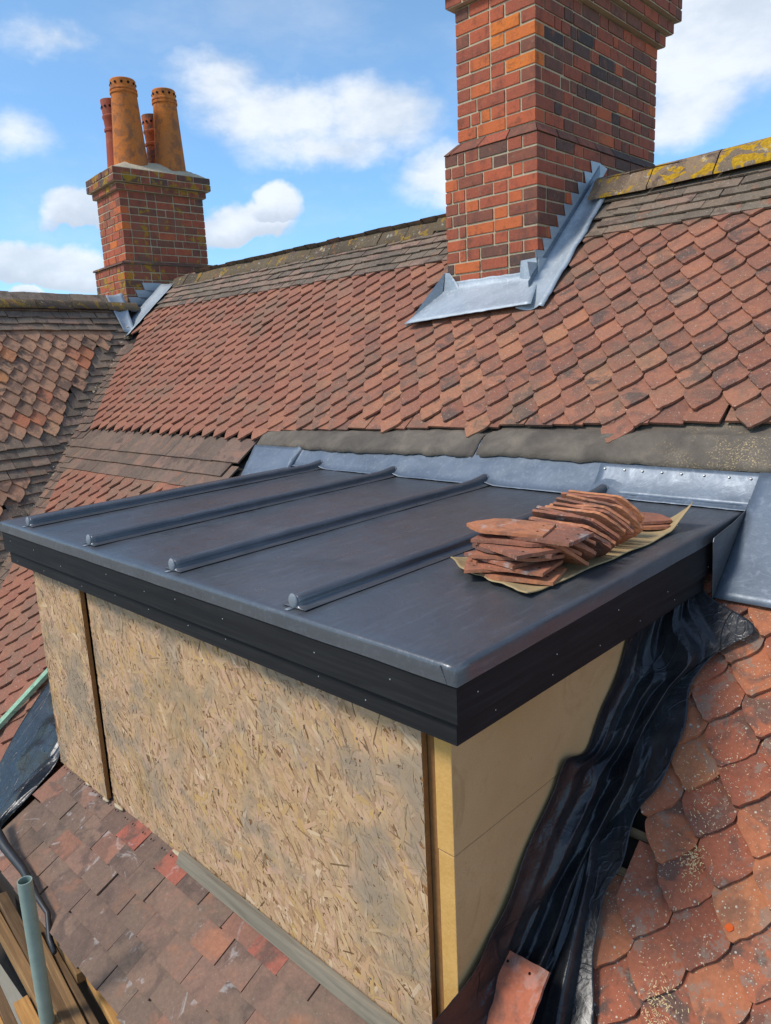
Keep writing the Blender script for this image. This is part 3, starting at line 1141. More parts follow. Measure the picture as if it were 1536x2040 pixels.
# plinth bricks of the weathering cut as separate lengths along each side
for t0 in np.arange(0, 1, 1 / 3.2):
    t1 = min(1, t0 + 1 / 3.2 - 0.012)
    x0, x1 = XR + (XL - XR) * t0, XR + (XL - XR) * t1
    h0, h1 = hi[1] + (hi[0] - hi[1]) * t0, hi[1] + (hi[0] - hi[1]) * t1
    for ya, yb, yc_ in ((YF - 0.004, 3.008, 3.10),):
        wc.add([(x0, ya, 2.004), (x1, ya, 2.004), (h1, yb, 2.058), (h0, yb, 2.058), (x0, ya, 2.0), (x1, ya, 2.0), (h1, yc_, 2.058), (h0, yc_, 2.058)],
               [(0, 1, 2, 3), (4, 5, 1, 0), (3, 2, 6, 7)], rnd=rng.choice((0.25, 0.35, 0.5, 0.55)), rnd2=rng.random())
for side, xs, hs in ((0, XR + 0.004, -1.713), (1, XL - 0.004, -2.319)):
    for t0 in np.arange(0, 1, 1 / 7.0):
        t1 = min(1, t0 + 1 / 7.0 - 0.006)
        y0, y1 = YF + 1.74 * t0, YF + 1.74 * t1
        g0, g1 = 3.01 + 1.66 * t0, 3.01 + 1.66 * t1
        wc.add([(xs, y0, 2.004), (xs, y1, 2.004), (hs, g1, 2.058), (hs, g0, 2.058), (xs, y0, 2.0), (xs, y1, 2.0)], [(0, 1, 2, 3), (4, 5, 1, 0)],
               rnd=rng.choice((0.1, 0.2, 0.3, 0.4)), rnd2=rng.random())
ring_frustum(wc, (XL + 0.004, XR - 0.004, YF + 0.004, 4.716), (-2.31, -1.722, 3.016, 4.664), 1.995, 2.054, rnd=0.3)
wc.build('weathering_course', M['brick'], chim)
cb = MB()
mo2 = MB()
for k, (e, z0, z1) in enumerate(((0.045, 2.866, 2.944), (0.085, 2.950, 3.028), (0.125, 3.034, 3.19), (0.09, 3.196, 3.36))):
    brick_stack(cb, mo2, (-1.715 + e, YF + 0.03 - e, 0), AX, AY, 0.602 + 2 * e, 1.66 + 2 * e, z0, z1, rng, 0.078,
                lambda f, t, z, r: (r.choice((0.5, 0.6, 0.7, 0.8)) if f == 0 else r.choice((0.3, 0.4, 0.5, 0.62))))  # front bricks brightened over the side ones here too
cb.build('corbelled_head', M['brick'], chim, bevel=0.003)
mo2.build('head_mortar', M['mortar'], chim)


# lead flashings of the large chimney
def sheet(name, pts_grid, mat, parent, th=0.003, smooth=True, sub=0):
    mb = MB()
    h_ = len(pts_grid)
    w__ = len(pts_grid[0])
    vs = [p for row in pts_grid for p in row]
    fs = [(j * w__ + i, j * w__ + i + 1, (j + 1) * w__ + i + 1, (j + 1) * w__ + i) for j in range(h_ - 1) for i in range(w__ - 1)]
    mb.add(vs, fs)
    return mb.build(name, mat, parent, smooth=smooth, solid=th, subdiv=sub)


# soaker gutter lying on the slope along the right side
rows = []
for j in range(41):
    y = 2.755 + (3.70 - 2.755) * j / 40
    row = []
    for i in range(9):
        a = i / 8
        x = XR + 0.006 + a * (0.190 + 0.012 * nz(y, 3, 0, 9) + 0.006 * nz(y, 5, 0, 31) - 0.02 * (y - 2.75))
        hgt = 0.052 - 0.030 * math.sin(math.pi * min(1, a * 1.15)) + 0.004 * nz(x, y, 0, 9) - (0.012 if i == 8 else 0)
        row.append(on_main(x, y, hgt))
    rows.append(row)
sheet('side_soaker', rows, M['lead_new'], chim)
# stepped cover flashing: teeth on the face x = XR
sf = MB()
ch = (1.998 - 0.92) / round((1.998 - 0.92) / 0.0798)
for i in range(14):
    zt = 0.92 + (i + 1) * ch
    if zt < 1.2 or zt > 1.97:
        continue
    ys = (zt - A_MAIN) / math.tan(S_MAIN)
    y0 = ys - 0.25
    xf = XR + 0.004 + 0.0006 * (i % 2)
    sf.prism([(xf, y0, zt), (xf, y0 + 0.125, zt + 0.002), (xf, y0 + 0.23, zt - 0.02), (xf, y0 + 0.11, zt - 0.14), (xf, y0 + 0.024, zt - ch - 0.004)], (0.0022, 0, 0))
sf.build('stepped_flashing', M['lead_new'], chim)
# base strip of the cover flashing
rows = []
for j in range(31):
    y = 2.86 + (3.74 - 2.86) * j / 30
    z = A_MAIN + math.tan(S_MAIN) * y
    rows.append([Vector((XR + 0.008 + 0.004 * a, y, z + 0.045 + 0.06 * (1 - a))) for a in (0, 0.25, 0.5, 0.75, 1)])
sheet('side_upstand', rows, M['lead_mid'], chim)  # darker lead than the teeth, shading contrast put into the colour
# front apron: upstand and skirt
rows = []
for j in range(25):
    a = j / 24
    x = XL - 0.03 + a * (XR - XL + 0.05)
    row = []
    zt = 1.185 + 0.006 * nz(x, 0, 0, 12)
    for k in range(13):
        b = k / 12
        if b < 0.45:
            q = b / 0.45
            p = Vector((x, YF - 0.006 - 0.02 * q * q, zt + (1.128 - zt) * q))
        else:
            q = (b - 0.45) / 0.55
            st = Vector((x, YF - 0.026, 1.128))
            en = on_main(x - 0.10 * (1 - a) + 0.10 * a * a, 2.700 + 0.060 * a, 0.066 + 0.004 * nz(x, 1, 0, 20))
            p = st.lerp(en, q) + Vector((0, 0, -0.006 * math.sin(math.pi * q)))
        p = p + Vector((0, -0.003, 0.003)) * nz(x, b, 0, 17)
        row.append(p)
    rows.append(row)
sheet('front_apron', rows, M['lead_new'], chim)
# folded corner pieces
for pl_, ex_ in (
        ([(XR + 0.004, YF - 0.012, 1.26), (XR - 0.115, YF - 0.012, 1.255), (XR - 0.13, YF - 0.014, 1.10), (XR - 0.02, YF - 0.03, 1.02), (XR + 0.006, YF - 0.03, 1.03)], (0, -0.0025, 0)),
        ([(XR + 0.011, YF - 0.015, 1.26), (XR + 0.012, YF + 0.10, 1.26), (XR + 0.015, YF + 0.12, 1.17), (XR + 0.015, YF - 0.03, 1.03)], (0.003, 0, 0)),
        ([(XL - 0.006, YF - 0.012, 1.25), (XL + 0.03, YF - 0.012, 1.245), (XL + 0.10, YF - 0.014, 1.165), (XL + 0.14, YF - 0.03, 1.08), (XL - 0.02, YF - 0.04, 1.0)], (0, -0.0025, 0)),
        ([(XL - 0.012, YF - 0.012, 1.25), (XL - 0.02, YF - 0.06, 1.0), on_main(XL - 0.13, 2.70, 0.04), on_main(XL - 0.10, 2.86, 0.04), (XL - 0.02, YF + 0.1, 1.2)], (-0.003, -0.001, 0.002)),
):
    cf = MB()
    cf.prism(pl_, ex_)
    cf.build('folded_corner', M['lead_new'], chim)

# --- small chimney
sch = thing('brick_chimney', 'small distant brick chimney with four clay pots standing at the head of the valley', 'chimney', (-7.5, 3.6, 1.4))
HB = rad(5)
AYs = Vector((math.sin(HB), math.cos(HB), 0))
AXs = Vector((-math.cos(HB), math.sin(HB), 0))
B0 = Vector((-7.403, 3.186, 0))
rng = random.Random(31)


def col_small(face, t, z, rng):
    if face == 0:  # front bricks coloured brighter as the lit side, other faces darker
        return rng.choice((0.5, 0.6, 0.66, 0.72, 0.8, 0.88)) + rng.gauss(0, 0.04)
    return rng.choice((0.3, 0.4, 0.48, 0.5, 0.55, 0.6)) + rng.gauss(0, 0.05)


sp, smo = MB(), MB()
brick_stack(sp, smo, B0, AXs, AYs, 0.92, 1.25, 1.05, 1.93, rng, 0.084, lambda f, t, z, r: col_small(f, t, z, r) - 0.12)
sp.build('plinth', M['brick_old'], sch, bevel=0.003)
ss = MB()
c1 = B0 + AXs * 0.10 + AYs * 0.08
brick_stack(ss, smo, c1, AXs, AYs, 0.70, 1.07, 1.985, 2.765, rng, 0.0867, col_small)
ss.build('shaft', M['brick_old'], sch, bevel=0.003)
smo.build('mortar_core', M['mortar'], sch)


def frustum_axes(mb, c, ax, ay, a0, b0, a1, b1, z0, z1, **kw):
    """c: plan centre; half extents a0,b0 at z0 and a1,b1 at z1"""
    def rect(a, b, z):
        return [Vector((c.x, c.y, z)) + ax * (a * i) + ay * (b * j) for i, j in ((-1, -1), (1, -1), (1, 1), (-1, 1))]
    v_ = rect(a0, b0, z0) + rect(a1, b1, z1)
    mb.add(v_, [(0, 1, 5, 4), (1, 2, 6, 5), (2, 3, 7, 6), (3, 0, 4, 7), (4, 5, 6, 7), (3, 2, 1, 0)], **kw)


ctr = B0 + AXs * 0.46 + AYs * 0.62
csh = c1 + AXs * 0.35 + AYs * 0.535
sw = MB()
frustum_axes(sw, ctr, AXs, AYs, 0.475, 0.64, 0.47, 0.635, 1.932, 1.955, rnd=0.2)
frustum_axes(sw, ctr, AXs, AYs, 0.468, 0.633, 0.35, 0.54, 1.955, 1.985, rnd=0.25)
sw.build('weathering_course', M['brick_old'], sch)
cp, cpm = MB(), MB()
brick_stack(cp, cpm, csh - AXs * 0.385 - AYs * 0.57, AXs, AYs, 0.77, 1.14, 2.768, 2.84, rng, 0.075, lambda f, t, z, r: r.choice((0.35, 0.5, 0.6)))
brick_stack(cp, cpm, csh - AXs * 0.43 - AYs * 0.615, AXs, AYs, 0.86, 1.23, 2.846, 3.0, rng, 0.077, lambda f, t, z, r: r.choice((0.15, 0.25, 0.4, 0.5)))
cp.build('corbelled_head', M['brick_old'], sch, bevel=0.003)
cpm.build('head_mortar', M['mortar'], sch)
fl = MB()


def flaunch(a, b):
    A_, B_ = (a - 0.5) * 0.84, (b - 0.5) * 1.21
    e = min(min(a, 1 - a), min(b, 1 - b)) * 2
    h = 3.0 + 0.15 * min(1, e * 2.0) + 0.02 * nz(A_, B_, 0, 9) * min(1, e * 6)
    return Vector((csh.x, csh.y, h)) + AXs * A_ + AYs * B_


fl.grid(flaunch, 22, 28)
fl.build('mortar_cap', M['cement'], sch, smooth=True)


def pot(parent, base, h, r0, r1, kind, rndv, tilt=(0, 0)):
    ax = Vector((tilt[0], tilt[1], 1)).normalized()
    mb = MB()
    if kind == 'tall':
        prof = [(r0, 0), (r0 * 0.99, 0.06), (r1, h - 0.17), (r1 * 1.0, h - 0.16), (r1 * 1.07, h - 0.155), (r1 * 1.08, h - 0.135), (r1 * 1.0, h - 0.125), (r1 * 1.06, h - 0.115), (r1 * 1.06, h - 0.10),
                (r1 * 0.98, h - 0.092), (r1 * 0.99, h - 0.01), (r1 * 0.94, h), (r1 * 0.8, h), (r1 * 0.76, h - 0.2)]
    else:
        prof = [(r0, 0), (r1 * 0.9, h - 0.36), (r1 * 1.02, h - 0.35), (r1 * 1.02, h - 0.325), (r1 * 0.9, h - 0.315), (r1 * 0.98, h - 0.22), (r1 * 1.08, h - 0.20), (r1 * 1.08, h - 0.18), (r1 * 1.0, h - 0.17),
                (r1 * 1.12, h - 0.01), (r1 * 1.1, h), (r1 * 0.9, h), (r1 * 0.8, h - 0.25)]
    mb.lathe(base, prof, 32, ax, rnd=rndv, rnd2=(rndv * 7.7) % 1)
    hm = mb
    a = ax.orthogonal().normalized()
    b = ax.cross(a)
    rr = r1 * (0.985 if kind == 'tall' else 1.06)
    zz = h - (0.052 if kind == 'tall' else 0.085)
    for k in range(12):
        th = 2 * math.pi * k / 12 + 0.2
        d = a * math.cos(th) + b * math.sin(th)
        hm.lathe(Vector(base) + ax * zz + d * (rr - 0.004), [(0.0, 0.012), (0.014, 0.011), (0.014, 0.0)], 10, d, mi=1)
    return mb.build('chimney_pot', [M['pot'], M['pot_hole']], parent, autosmooth=35)


zb = 3.03
pA = csh - AXs * 0.13 - AYs * 0.25
pB = csh - AXs * 0.16 + AYs * 0.24
pC = csh + AXs * 0.235 - AYs * 0.27
pD = csh + AXs * 0.20 + AYs * 0.22
pot(sch, (pA.x, pA.y, zb), 1.00, 0.200, 0.147, 'tall', 0.72)
pot(sch, (pB.x, pB.y, zb), 0.97, 0.182, 0.140, 'tall', 0.85)
pot(sch, (pC.x, pC.y, zb), 0.88, 0.125, 0.105, 'flared', 0.0)
pot(sch, (pD.x, pD.y, zb), 0.78, 0.125, 0.105, 'flared', 0.25)
# its lead valley flashing
fz = MB()
for i in range(8):
    zt = 1.05 + (i + 1) * 0.084
    if zt < 1.36 or zt > 1.80:
        continue
    ys = (zt - A_MAIN) / math.tan(S_MAIN)
    t0 = max(0.0, ys - B0.y - 0.27)
    o = B0 + AYs * t0 - AXs * 0.006
    fz.prism([(o.x, o.y, zt), tuple((o + AYs * 0.24).xy) + (zt,), tuple((o + AYs * 0.24).xy) + (zt - 0.14,), tuple((o + AYs * 0.03).xy) + (zt - 0.09,)], -AXs * 0.003)
for i in range(6):
    zt = 1.05 + (i + 1) * 0.084
    if zt < 1.2 or zt > 1.56:
        continue
    t0 = max(0.0, (zt - 1.28) / math.tan(rad(52)) - 0.12)
    o = B0 + AXs * t0 - AYs * 0.006
    fz.prism([(o.x, o.y, zt), tuple((o + AXs * 0.2).xy) + (zt,), tuple((o + AXs * 0.2).xy) + (zt - 0.16,), tuple((o + AXs * 0.03).xy) + (zt - 0.09,)], -AYs * 0.003)
fz.build('stepped_flashing', M['lead_new'], sch)


def quad_sheet(name, p00, p10, p11, p01, nrm, hh, mat, parent):
    rows_ = []
    for j in range(15):
        row_ = []
        for i in range(7):
            a_, b_2 = i / 6, j / 14
            p = Vector(p00).lerp(Vector(p10), a_).lerp(Vector(p01).lerp(Vector(p11), a_), b_2)
            p += nrm * (hh - 0.022 * math.sin(math.pi * a_) + 0.004 * nz(p.x, p.y, p.z, 12))
            row_.append(p)
        rows_.append(row_)
    return sheet(name, rows_, mat, parent)


quad_sheet('side_soaker', on_main(-7.23, 2.93), on_main(-6.92, 2.93), on_main(-6.93, 3.60), on_main(-7.27, 3.60), N0, 0.042, M['lead_new'], sch)
quad_sheet('wing_soaker', (-7.045, 3.02, 1.12), (-7.06, 2.90, 1.10), (-7.36, 2.88, 1.52), (-7.40, 3.10, 1.56), NW, 0.060, M['lead_new'], sch)

# ------------------------------------------------------------------ dormer
XA, XB = -2.792, 0.0
dor = thing('dormer', 'flat-roofed dormer boxed in strand board with black fascias and dark lead roof', 'dormer', (-1.4, 0.1, -1.25))


def zr_(y):
    return 0.018 * y


ROLLS = (-2.517, -1.888, -1.252, -0.604)
top = MB()
NX, NY = 90, 50
YB = 1.84


def top_pt(i, j):
    x = XA + 0.012 + (XB - XA - 0.024) * i / NX
    y = 0.012 + (YB - 0.012) * j / NY
    e = min(1.0, min(i, NX - i, j) / 3.0)
    z = zr_(y) + e * (0.0022 * nz(x, y, 0, 3.1) + 0.0010 * nz(x, y, 5, 11))
    # dressed dip beside each roll
    for xr in ROLLS:
        dx = abs(x - xr)
        if dx < 0.09:
            z += 0.003 * (1 - dx / 0.09) * e
    return Vector((x, y, z))


vs = [top_pt(i, j) for j in range(NY + 1) for i in range(NX + 1)]
fs = [(j * (NX + 1) + i, j * (NX + 1) + i + 1, (j + 1) * (NX + 1) + i + 1, (j + 1) * (NX + 1) + i) for j in range(NY) for i in range(NX)]
per = [(0, j) for j in range(NY, 0, -1)] + [(i, 0) for i in range(NX)] + [(NX, j) for j in range(0, NY + 1)]
off = len(vs)
loops = [(0.006, -0.0015), (0.0105, -0.006), (0.012, -0.013), (0.0125, -0.030), (0.014, -0.047)]
prev = [j * (NX + 1) + i for i, j in per]
for ex, dz in loops:
    cur = []
    for (i, j) in per:
        p = top_pt(i, j)
        px_ = (-1 if i == 0 else (1 if i == NX else 0)) * ex
        py_ = (-ex if j == 0 else 0)
        wv = 0.0012 * nz(p.x, p.y, dz, 6) if dz < -0.01 else 0
        vs.append(p + Vector((px_ + (wv if i in (0, NX) else 0), py_ + (wv if j == 0 else 0), dz + (0.0015 * nz(p.x, p.y, 9, 5) if dz < -0.04 else 0))))
        cur.append(len(vs) - 1)
    for k in range(len(per) - 1):
        fs.append((prev[k + 1], prev[k], cur[k], cur[k + 1]))
    prev = cur
top.add(vs, fs)
lead_roof = top.build('lead_roof_sheet', M['lead'], dor, smooth=True)
# folded seam at the front right corner
sm = MB()
sm.box((XB - 0.036, -0.0022, -0.026), 0.0022, 0.0035, 0.044, Vector((0.9, 0, 0.42)).normalized(), (0, 1, 0), Vector((-0.42, 0, 0.9)).normalized())
so = sm.build('corner_fold', M['lead'], dor, bevel=0.0008)

# wood-cored rolls
for xr in ROLLS:
    rb = MB()
    prof = [(-0.052, 0.0005), (-0.038, 0.0022), (-0.027, 0.006), (-0.022, 0.012), (-0.0235, 0.020), (-0.021, 0.028), (-0.013, 0.0345), (0.0, 0.037),
            (0.013, 0.0345), (0.021, 0.028), (0.0235, 0.020), (0.022, 0.012), (0.027, 0.006), (0.038, 0.0022), (0.052, 0.0005)]
    n_ = len(prof)
    ys = [0.034, 0.038, 0.046] + list(np.linspace(0.06, 1.77, 40)) + [1.79, 1.805]
    vs = []
    for k, y in enumerate(ys):
        sc = 0.55 if k == 0 else (0.85 if k == 1 else 1.0)
        up = 0.0
        if y > 1.68:
            up = 0.010 * ((y - 1.68) / 0.12) ** 1.6
        for a, b in prof:
            jit = 0.0012 * nz(y * 3, a * 40, xr, 4)
            dent = 0.003 * max(0, nz(y * 7, 1, xr, 1.3)) if 0.4 < y < 1.7 else 0
            vs.append((xr + a * (sc if abs(a) < 0.03 else 1) + jit, y, zr_(y) + 0.004 + b * sc + up * (b / 0.0435) + up * 0.5 + jit - dent * (b / 0.0435)))
    fs = [(k * n_ + i, k * n_ + i + 1, (k + 1) * n_ + i + 1, (k + 1) * n_ + i) for k in range(len(ys) - 1) for i in range(n_ - 1)]
    fs.append(tuple(range(n_ - 1, -1, -1)))
    rb.add(vs, fs)
    ro = rb.build('lead_roll', M['lead'], dor, smooth=True)
    eb = MB()
    # bossed end dressed down over the roll
    def boss(a_, b_2, xr=xr):
        th, ph = 2 * math.pi * a_, math.pi * (b_2 - 0.5)
        return Vector((xr + 0.0195 * math.cos(th) * math.cos(ph), 0.036 + 0.007 * math.sin(ph), zr_(0.03) + 0.0215 + 0.0232 * math.sin(th) * math.cos(ph)))
    eb.grid(boss, 20, 8)
    eb.prism([(xr - 0.014, 0.034, 0.002), (xr + 0.008, 0.034, 0.002), (xr + 0.001, 0.013, 0.001), (xr - 0.012, 0.013, 0.001)], (0, 0, 0.0022))
    eo = eb.build('roll_end', M['solder'], None, smooth=True)
    eo.parent = ro
    kb = MB()
    kb.tube([(xr + 0.026 * math.cos(t), 1.80 + 0.006 * math.sin(t), zr_(1.8) + 0.026 + 0.026 * math.sin(t)) for t in np.linspace(-0.6, math.pi + 0.6, 14)], 0.004, 7)
    ko = kb.build('roll_collar', M['lead_mid'], None, smooth=True)
    ko.parent = ro

# lead back upstand dressed up the slope
rows = []
for j in range(120):
    x = -3.27 + (0.40 + 3.27) * j / 119
    row = []
    for k in range(12):
        b = k / 11
        y0 = 1.765
        if b < 0.25:
            q = b / 0.25
            p = Vector((x, y0 + 0.04 * q, zr_(y0) + 0.006 + 0.02 * q * q))
        else:
            q = (b - 0.25) / 0.75
            p = Vector((x, y0 + 0.04, zr_(y0) + 0.026)).lerp(on_main(x, 1.99, 0.012), q)
        if x < XA - 0.01:
            p = on_main(x + 0.10 * (1 - b), 1.66 + 0.22 * b, 0.022)
        p += N0 * (0.0035 * nz(x, b, 0, 7) + 0.003 * nz(x * 3, b, 3, 9))
        for xr in ROLLS:
            dx = abs(x - xr)
            if dx < 0.07 and b < 0.7:
                p += Vector((0, -0.004, 0.022)) * (1 - dx / 0.07) * (1 - b / 0.7)
        row.append(p)
    rows.append(row)
sheet('back_upstand', rows, M['lead_mid'], dor, 0.0025)
# overlapping sheet on the right with nail heads
rows = []
for j in range(40):
    x = -0.66 + (0.62 + 0.66) * j / 39
    row = []
    for k in range(9):
        b = k / 8
        p = Vector((x, 1.795, zr_(1.8) + 0.018)).lerp(on_main(x, 1.905, 0.026), b) + N0 * (0.002 * nz(x, b, 7, 8) - 0.006 * math.sin(math.pi * b))
        row.append(p)
    rows.append(row)
ov = sheet('overlap_flashing', rows, M['lead_mid'], dor, 0.0025)
for i in range(12):
    x = -0.63 + i * 0.088 + RNG.gauss(0, 0.008)
    nb = MB()
    nb.lathe(on_main(x, 1.885, 0.023), [(0.0055, 0.0), (0.005, 0.003), (0.0, 0.0042)], 10, N0)
    no = nb.build('nail_head', M['nail'], None)
    no.parent = ov
# corner soaker: sheet on the slope folded up against the dormer side
rows = []
for j in range(18):
    y = 1.462 + (1.90 - 1.462) * j / 17
    row = []
    for k in range(14):
        a = k / 13
        x = 0.022 + a * 0.62
        yy = y
        if j < 4 and a > 0.32:
            yy = y
        h = 0.040 + 0.004 * nz(x, y, 0, 5)
        row.append(on_main(x, yy, h))
    rows.append(row)
cs_ = sheet('corner_soaker', rows, M['lead_mid'], dor, 0.0028)
cu = MB()
xs = 0.020
pa = on_main(xs, 1.455, 0.045)
pb = on_main(xs, 1.80, 0.040)
cu.prism([pa, pb, (xs, 1.80, zr_(1.8) + 0.03), (xs, 1.60, 0.024), (xs, 1.42, 0.004), (xs, 1.412, -0.01), (xs, 1.428, -0.235)], (0.003, 0, 0))
cuo = cu.build('soaker_upturn', M['lead'], dor, bevel=0.0008)


# fascia boards
def fascia(name, a, b, z0, z1, mat, nails, axis):
    mb = MB()
    if axis == 'x':
        mb.prism([(a[0], a[1], z0), (b[0], a[1], z0), (b[0] - 0.022, a[1] + 0.022, z0), (a[0] + 0.022, a[1] + 0.022, z0)], (0, 0, z1 - z0))
    else:
        q_ = -0.022 if a[0] > -1 else 0.022
        mb.prism([(a[0], a[1], z0), (a[0], b[1], z0), (a[0] + q_, b[1], z0), (a[0] + q_, a[1] + 0.0222, z0)], (0, 0, z1 - z0))
    nb_ = mb
    for t, z in nails:
        if axis == 'x':
            nb_.lathe((a[0] + (b[0] - a[0]) * t, a[1] - 0.0002, z), [(0.0023, 0), (0.002, 0.001), (0, 0.0013)], 9, (0, -1, 0), mi=1)
        else:
            nb_.lathe((a[0] + 0.0002, a[1] + (b[1] - a[1]) * t, z), [(0.0023, 0), (0.002, 0.001), (0, 0.0013)], 9, (1, 0, 0), mi=1)
    return mb.build(name, [mat, M['nail']], dor, bevel=0.0012)


fr = random.Random(4)
nl = [(0.02 + 0.96 * (i + fr.random() * .6) / 9, -0.095 + fr.gauss(0, .012)) for i in range(9)]
nl2 = [(0.02 + 0.96 * (i + fr.random() * .6) / 9, -0.172 + fr.gauss(0, .008)) for i in range(9)]
fascia('front_fascia_upper', (XA + 0.006, 0.004), (-0.004, 0), -0.1405, -0.02, M['fascia_front'], nl, 'x')
fascia('front_fascia_lower', (XA + 0.026, 0.020), (-0.020, 0), -0.204, -0.1430, M['fascia_front'], nl2, 'x')
ns = [(0.05 + 0.9 * i / 4, -0.10 + fr.gauss(0, .012)) for i in range(5)]
ns2 = [(0.05 + 0.9 * (i + .3) / 5, -0.172) for i in range(5)]
fascia('side_fascia_upper', (-0.004, 0.0043), (0, 1.52), -0.1405, -0.02, M['fascia_side'], ns, 'y')
fascia('side_fascia_lower', (-0.020, 0.0203), (0, 1.45), -0.204, -0.1430, M['fascia_side'], ns2, 'y')
fascia('side_fascia_upper', (XA + 0.006, 0.0043), (0, 1.52), -0.1405, -0.02, M['fascia_side'], [], 'y')
fascia('side_fascia_lower', (XA + 0.026, 0.0203), (0, 1.45), -0.204, -0.1430, M['fascia_side'], [], 'y')
sf_ = MB()
sf_.box((-1.396, 0.84, -0.19), 2.70, 1.60, 0.012)
sf_.build('soffit', M['fascia_front'], dor)


# strand board panels: real flakes over a core, thin dark slivers painted as shadow lines
def osb_panel(name, x0, x1, z0, z1, y, n, seed, th=0.018):
    rng = random.Random(seed)
    mb = MB()
    mb.box(((x0 + x1) / 2, y + th / 2 + 0.0012, (z0 + z1) / 2), x1 - x0, th, z1 - z0, mi=1)
    for i in range(n):
        ln = rng.uniform(0.035, 0.125)
        wd = rng.uniform(0.005, 0.024) if rng.random() < 0.88 else rng.uniform(0.0015, 0.004)
        if wd < 0.005:
            ln *= 0.5
        a = rng.gauss(-0.95, 0.6) if rng.random() < 0.7 else rng.uniform(0, math.pi)
        cx, cz = rng.uniform(x0, x1), rng.uniform(z0, z1)
        ca, sa = math.cos(a), math.sin(a)
        pts = [(-ln / 2, -wd / 2 * rng.uniform(.3, 1)), (ln / 2 * rng.uniform(.75, 1), -wd / 2), (ln / 2, wd / 2 * rng.uniform(.0, 1)), (ln / 2 * rng.uniform(.3, .8), wd / 2), (-ln / 2 * rng.uniform(.6, 1), wd / 2 * rng.uniform(.5, 1))]
        d0 = rng.uniform(-0.0016, 0.0007)
        tx, tz = rng.gauss(0, 0.008), rng.gauss(0, 0.02)
        vs, uv = [], []
        for u, v in pts:
            X = min(max(cx + u * ca - v * sa, x0), x1)
            Z = min(max(cz + u * sa + v * ca, z0), z1)
            vs.append((X, y - d0 + tx * u + tz * v, Z))
            uv.append((u, v))
        mb.add(vs, [(0, 1, 2, 3, 4)], rnd=(rng.uniform(0, 0.09) if wd < 0.007 else rng.uniform(0.12, 1)), rnd2=rng.random(), uv=[uv])  # narrow flakes tinted dark to draw shadow lines
    for xs_ in np.arange(x0 + 0.08, x1, 0.40):
        for zs_ in np.arange(z0 + 0.12, z1, 0.27):
            mb.lathe((xs_ + rng.gauss(0, 0.012), y - 0.0008, zs_ + rng.gauss(0, 0.015)), [(0.0042, 0.0), (0.0036, 0.0012), (0.0, 0.0008)], 9, (0, -1, 0), mi=2)
    return mb.build(name, [M['osb'], M['osb_edge'], M['nail_dull']], dor)


osb_panel('strand_board_panel', -2.112, -0.193, -1.26, -0.196, 0.090, 13000, 1)
osb_panel('strand_board_panel', -2.632, -2.122, -1.235, -0.196, 0.066, 3400, 2)
# studs / left cheek
ck = MB()
ck.box((-2.60, 0.85, -0.72), 0.06, 1.50, 1.05)
ck.build('left_cheek', M['insul'], dor)
st = MB()
st.box((-0.185, 0.14, -0.74), 0.03, 0.05, 1.05)
st.build('corner_stud', M['osb_edge'], dor)
# insulation boards on the right cheek, cut to the roof slope


def cheek(name, z0, z1, x0, x1, y0, mat2):
    mb = MB()
    def yb(z):
        return (z - A_MAIN) / math.tan(S_MAIN) + 0.02
    pl_ = [(x0, y0, z0), (x0, max(yb(z0), y0 + 0.05), z0), (x0, yb(z1), z1), (x0, y0, z1)]
    mb.prism(pl_, (x1 - x0, 0, 0))
    # front edge face gets a brighter orange, its sunlit look painted in
    me = mb.build(name, [M['insul'], mat2], dor, bevel=0.002)
    for p in me.data.polygons:
        if p.normal.y < -0.9:
            p.material_index = 1
    return me


cheek('insulation_board', -0.578, -0.190, -0.163, -0.108, 0.103, M['insul_lit_edge'])
cheek('insulation_board', -1.40, -0.583, -0.163, -0.111, 0.106, M['insul_lit_edge'])

# ------------------------------------------------------------------ felt strip showing above the lead
felt = MB()


def felt_fn(x0, x1, y_top, seed, ybot):
    def fn(a, b):
        x = x0 + (x1 - x0) * a
        yl = ybot(x) + 0.014 * nz(x, seed, 0, 2.3) + 0.009 * nz(x, seed, 0, 11) + 0.004 * nz(x, seed, 0, 33)
        y = yl + (y_top(x) - yl) * b
        h = 0.030 - 0.055 * max(0.0, b - 0.28) + 0.006 * nz(x, b, seed, 3) + 0.003 * nz(x, b * 2, seed, 14)
        if b > 0.36:
            h -= 0.035 * min(1, (b - 0.36) / 0.15)
        if b < 0.12:
            h -= 0.016 * (1 - b / 0.12) ** 2
        e = min(a, 1 - a)
        if e < 0.012:
            h -= 0.012
        return on_main(x + 0.01 * nz(b, seed, 3, 5) * (1 if e < 0.02 else 0), y, h)
    return fn


felt.grid(felt_fn(-3.27, -1.40, lambda x: tip_limit(x) + 0.17, 1, lambda x: 1.872 + 0.012 * (x + 3.2) * 1.0), 90, 14)
felt.grid(felt_fn(-1.385, 0.80, lambda x: tip_limit(x) + 0.17, 5, lambda x: 1.908 + 0.004 * (x + 1.4)), 90, 14)
felt.build('felt_underlay', M['felt'], main, smooth=True, solid=0.005)

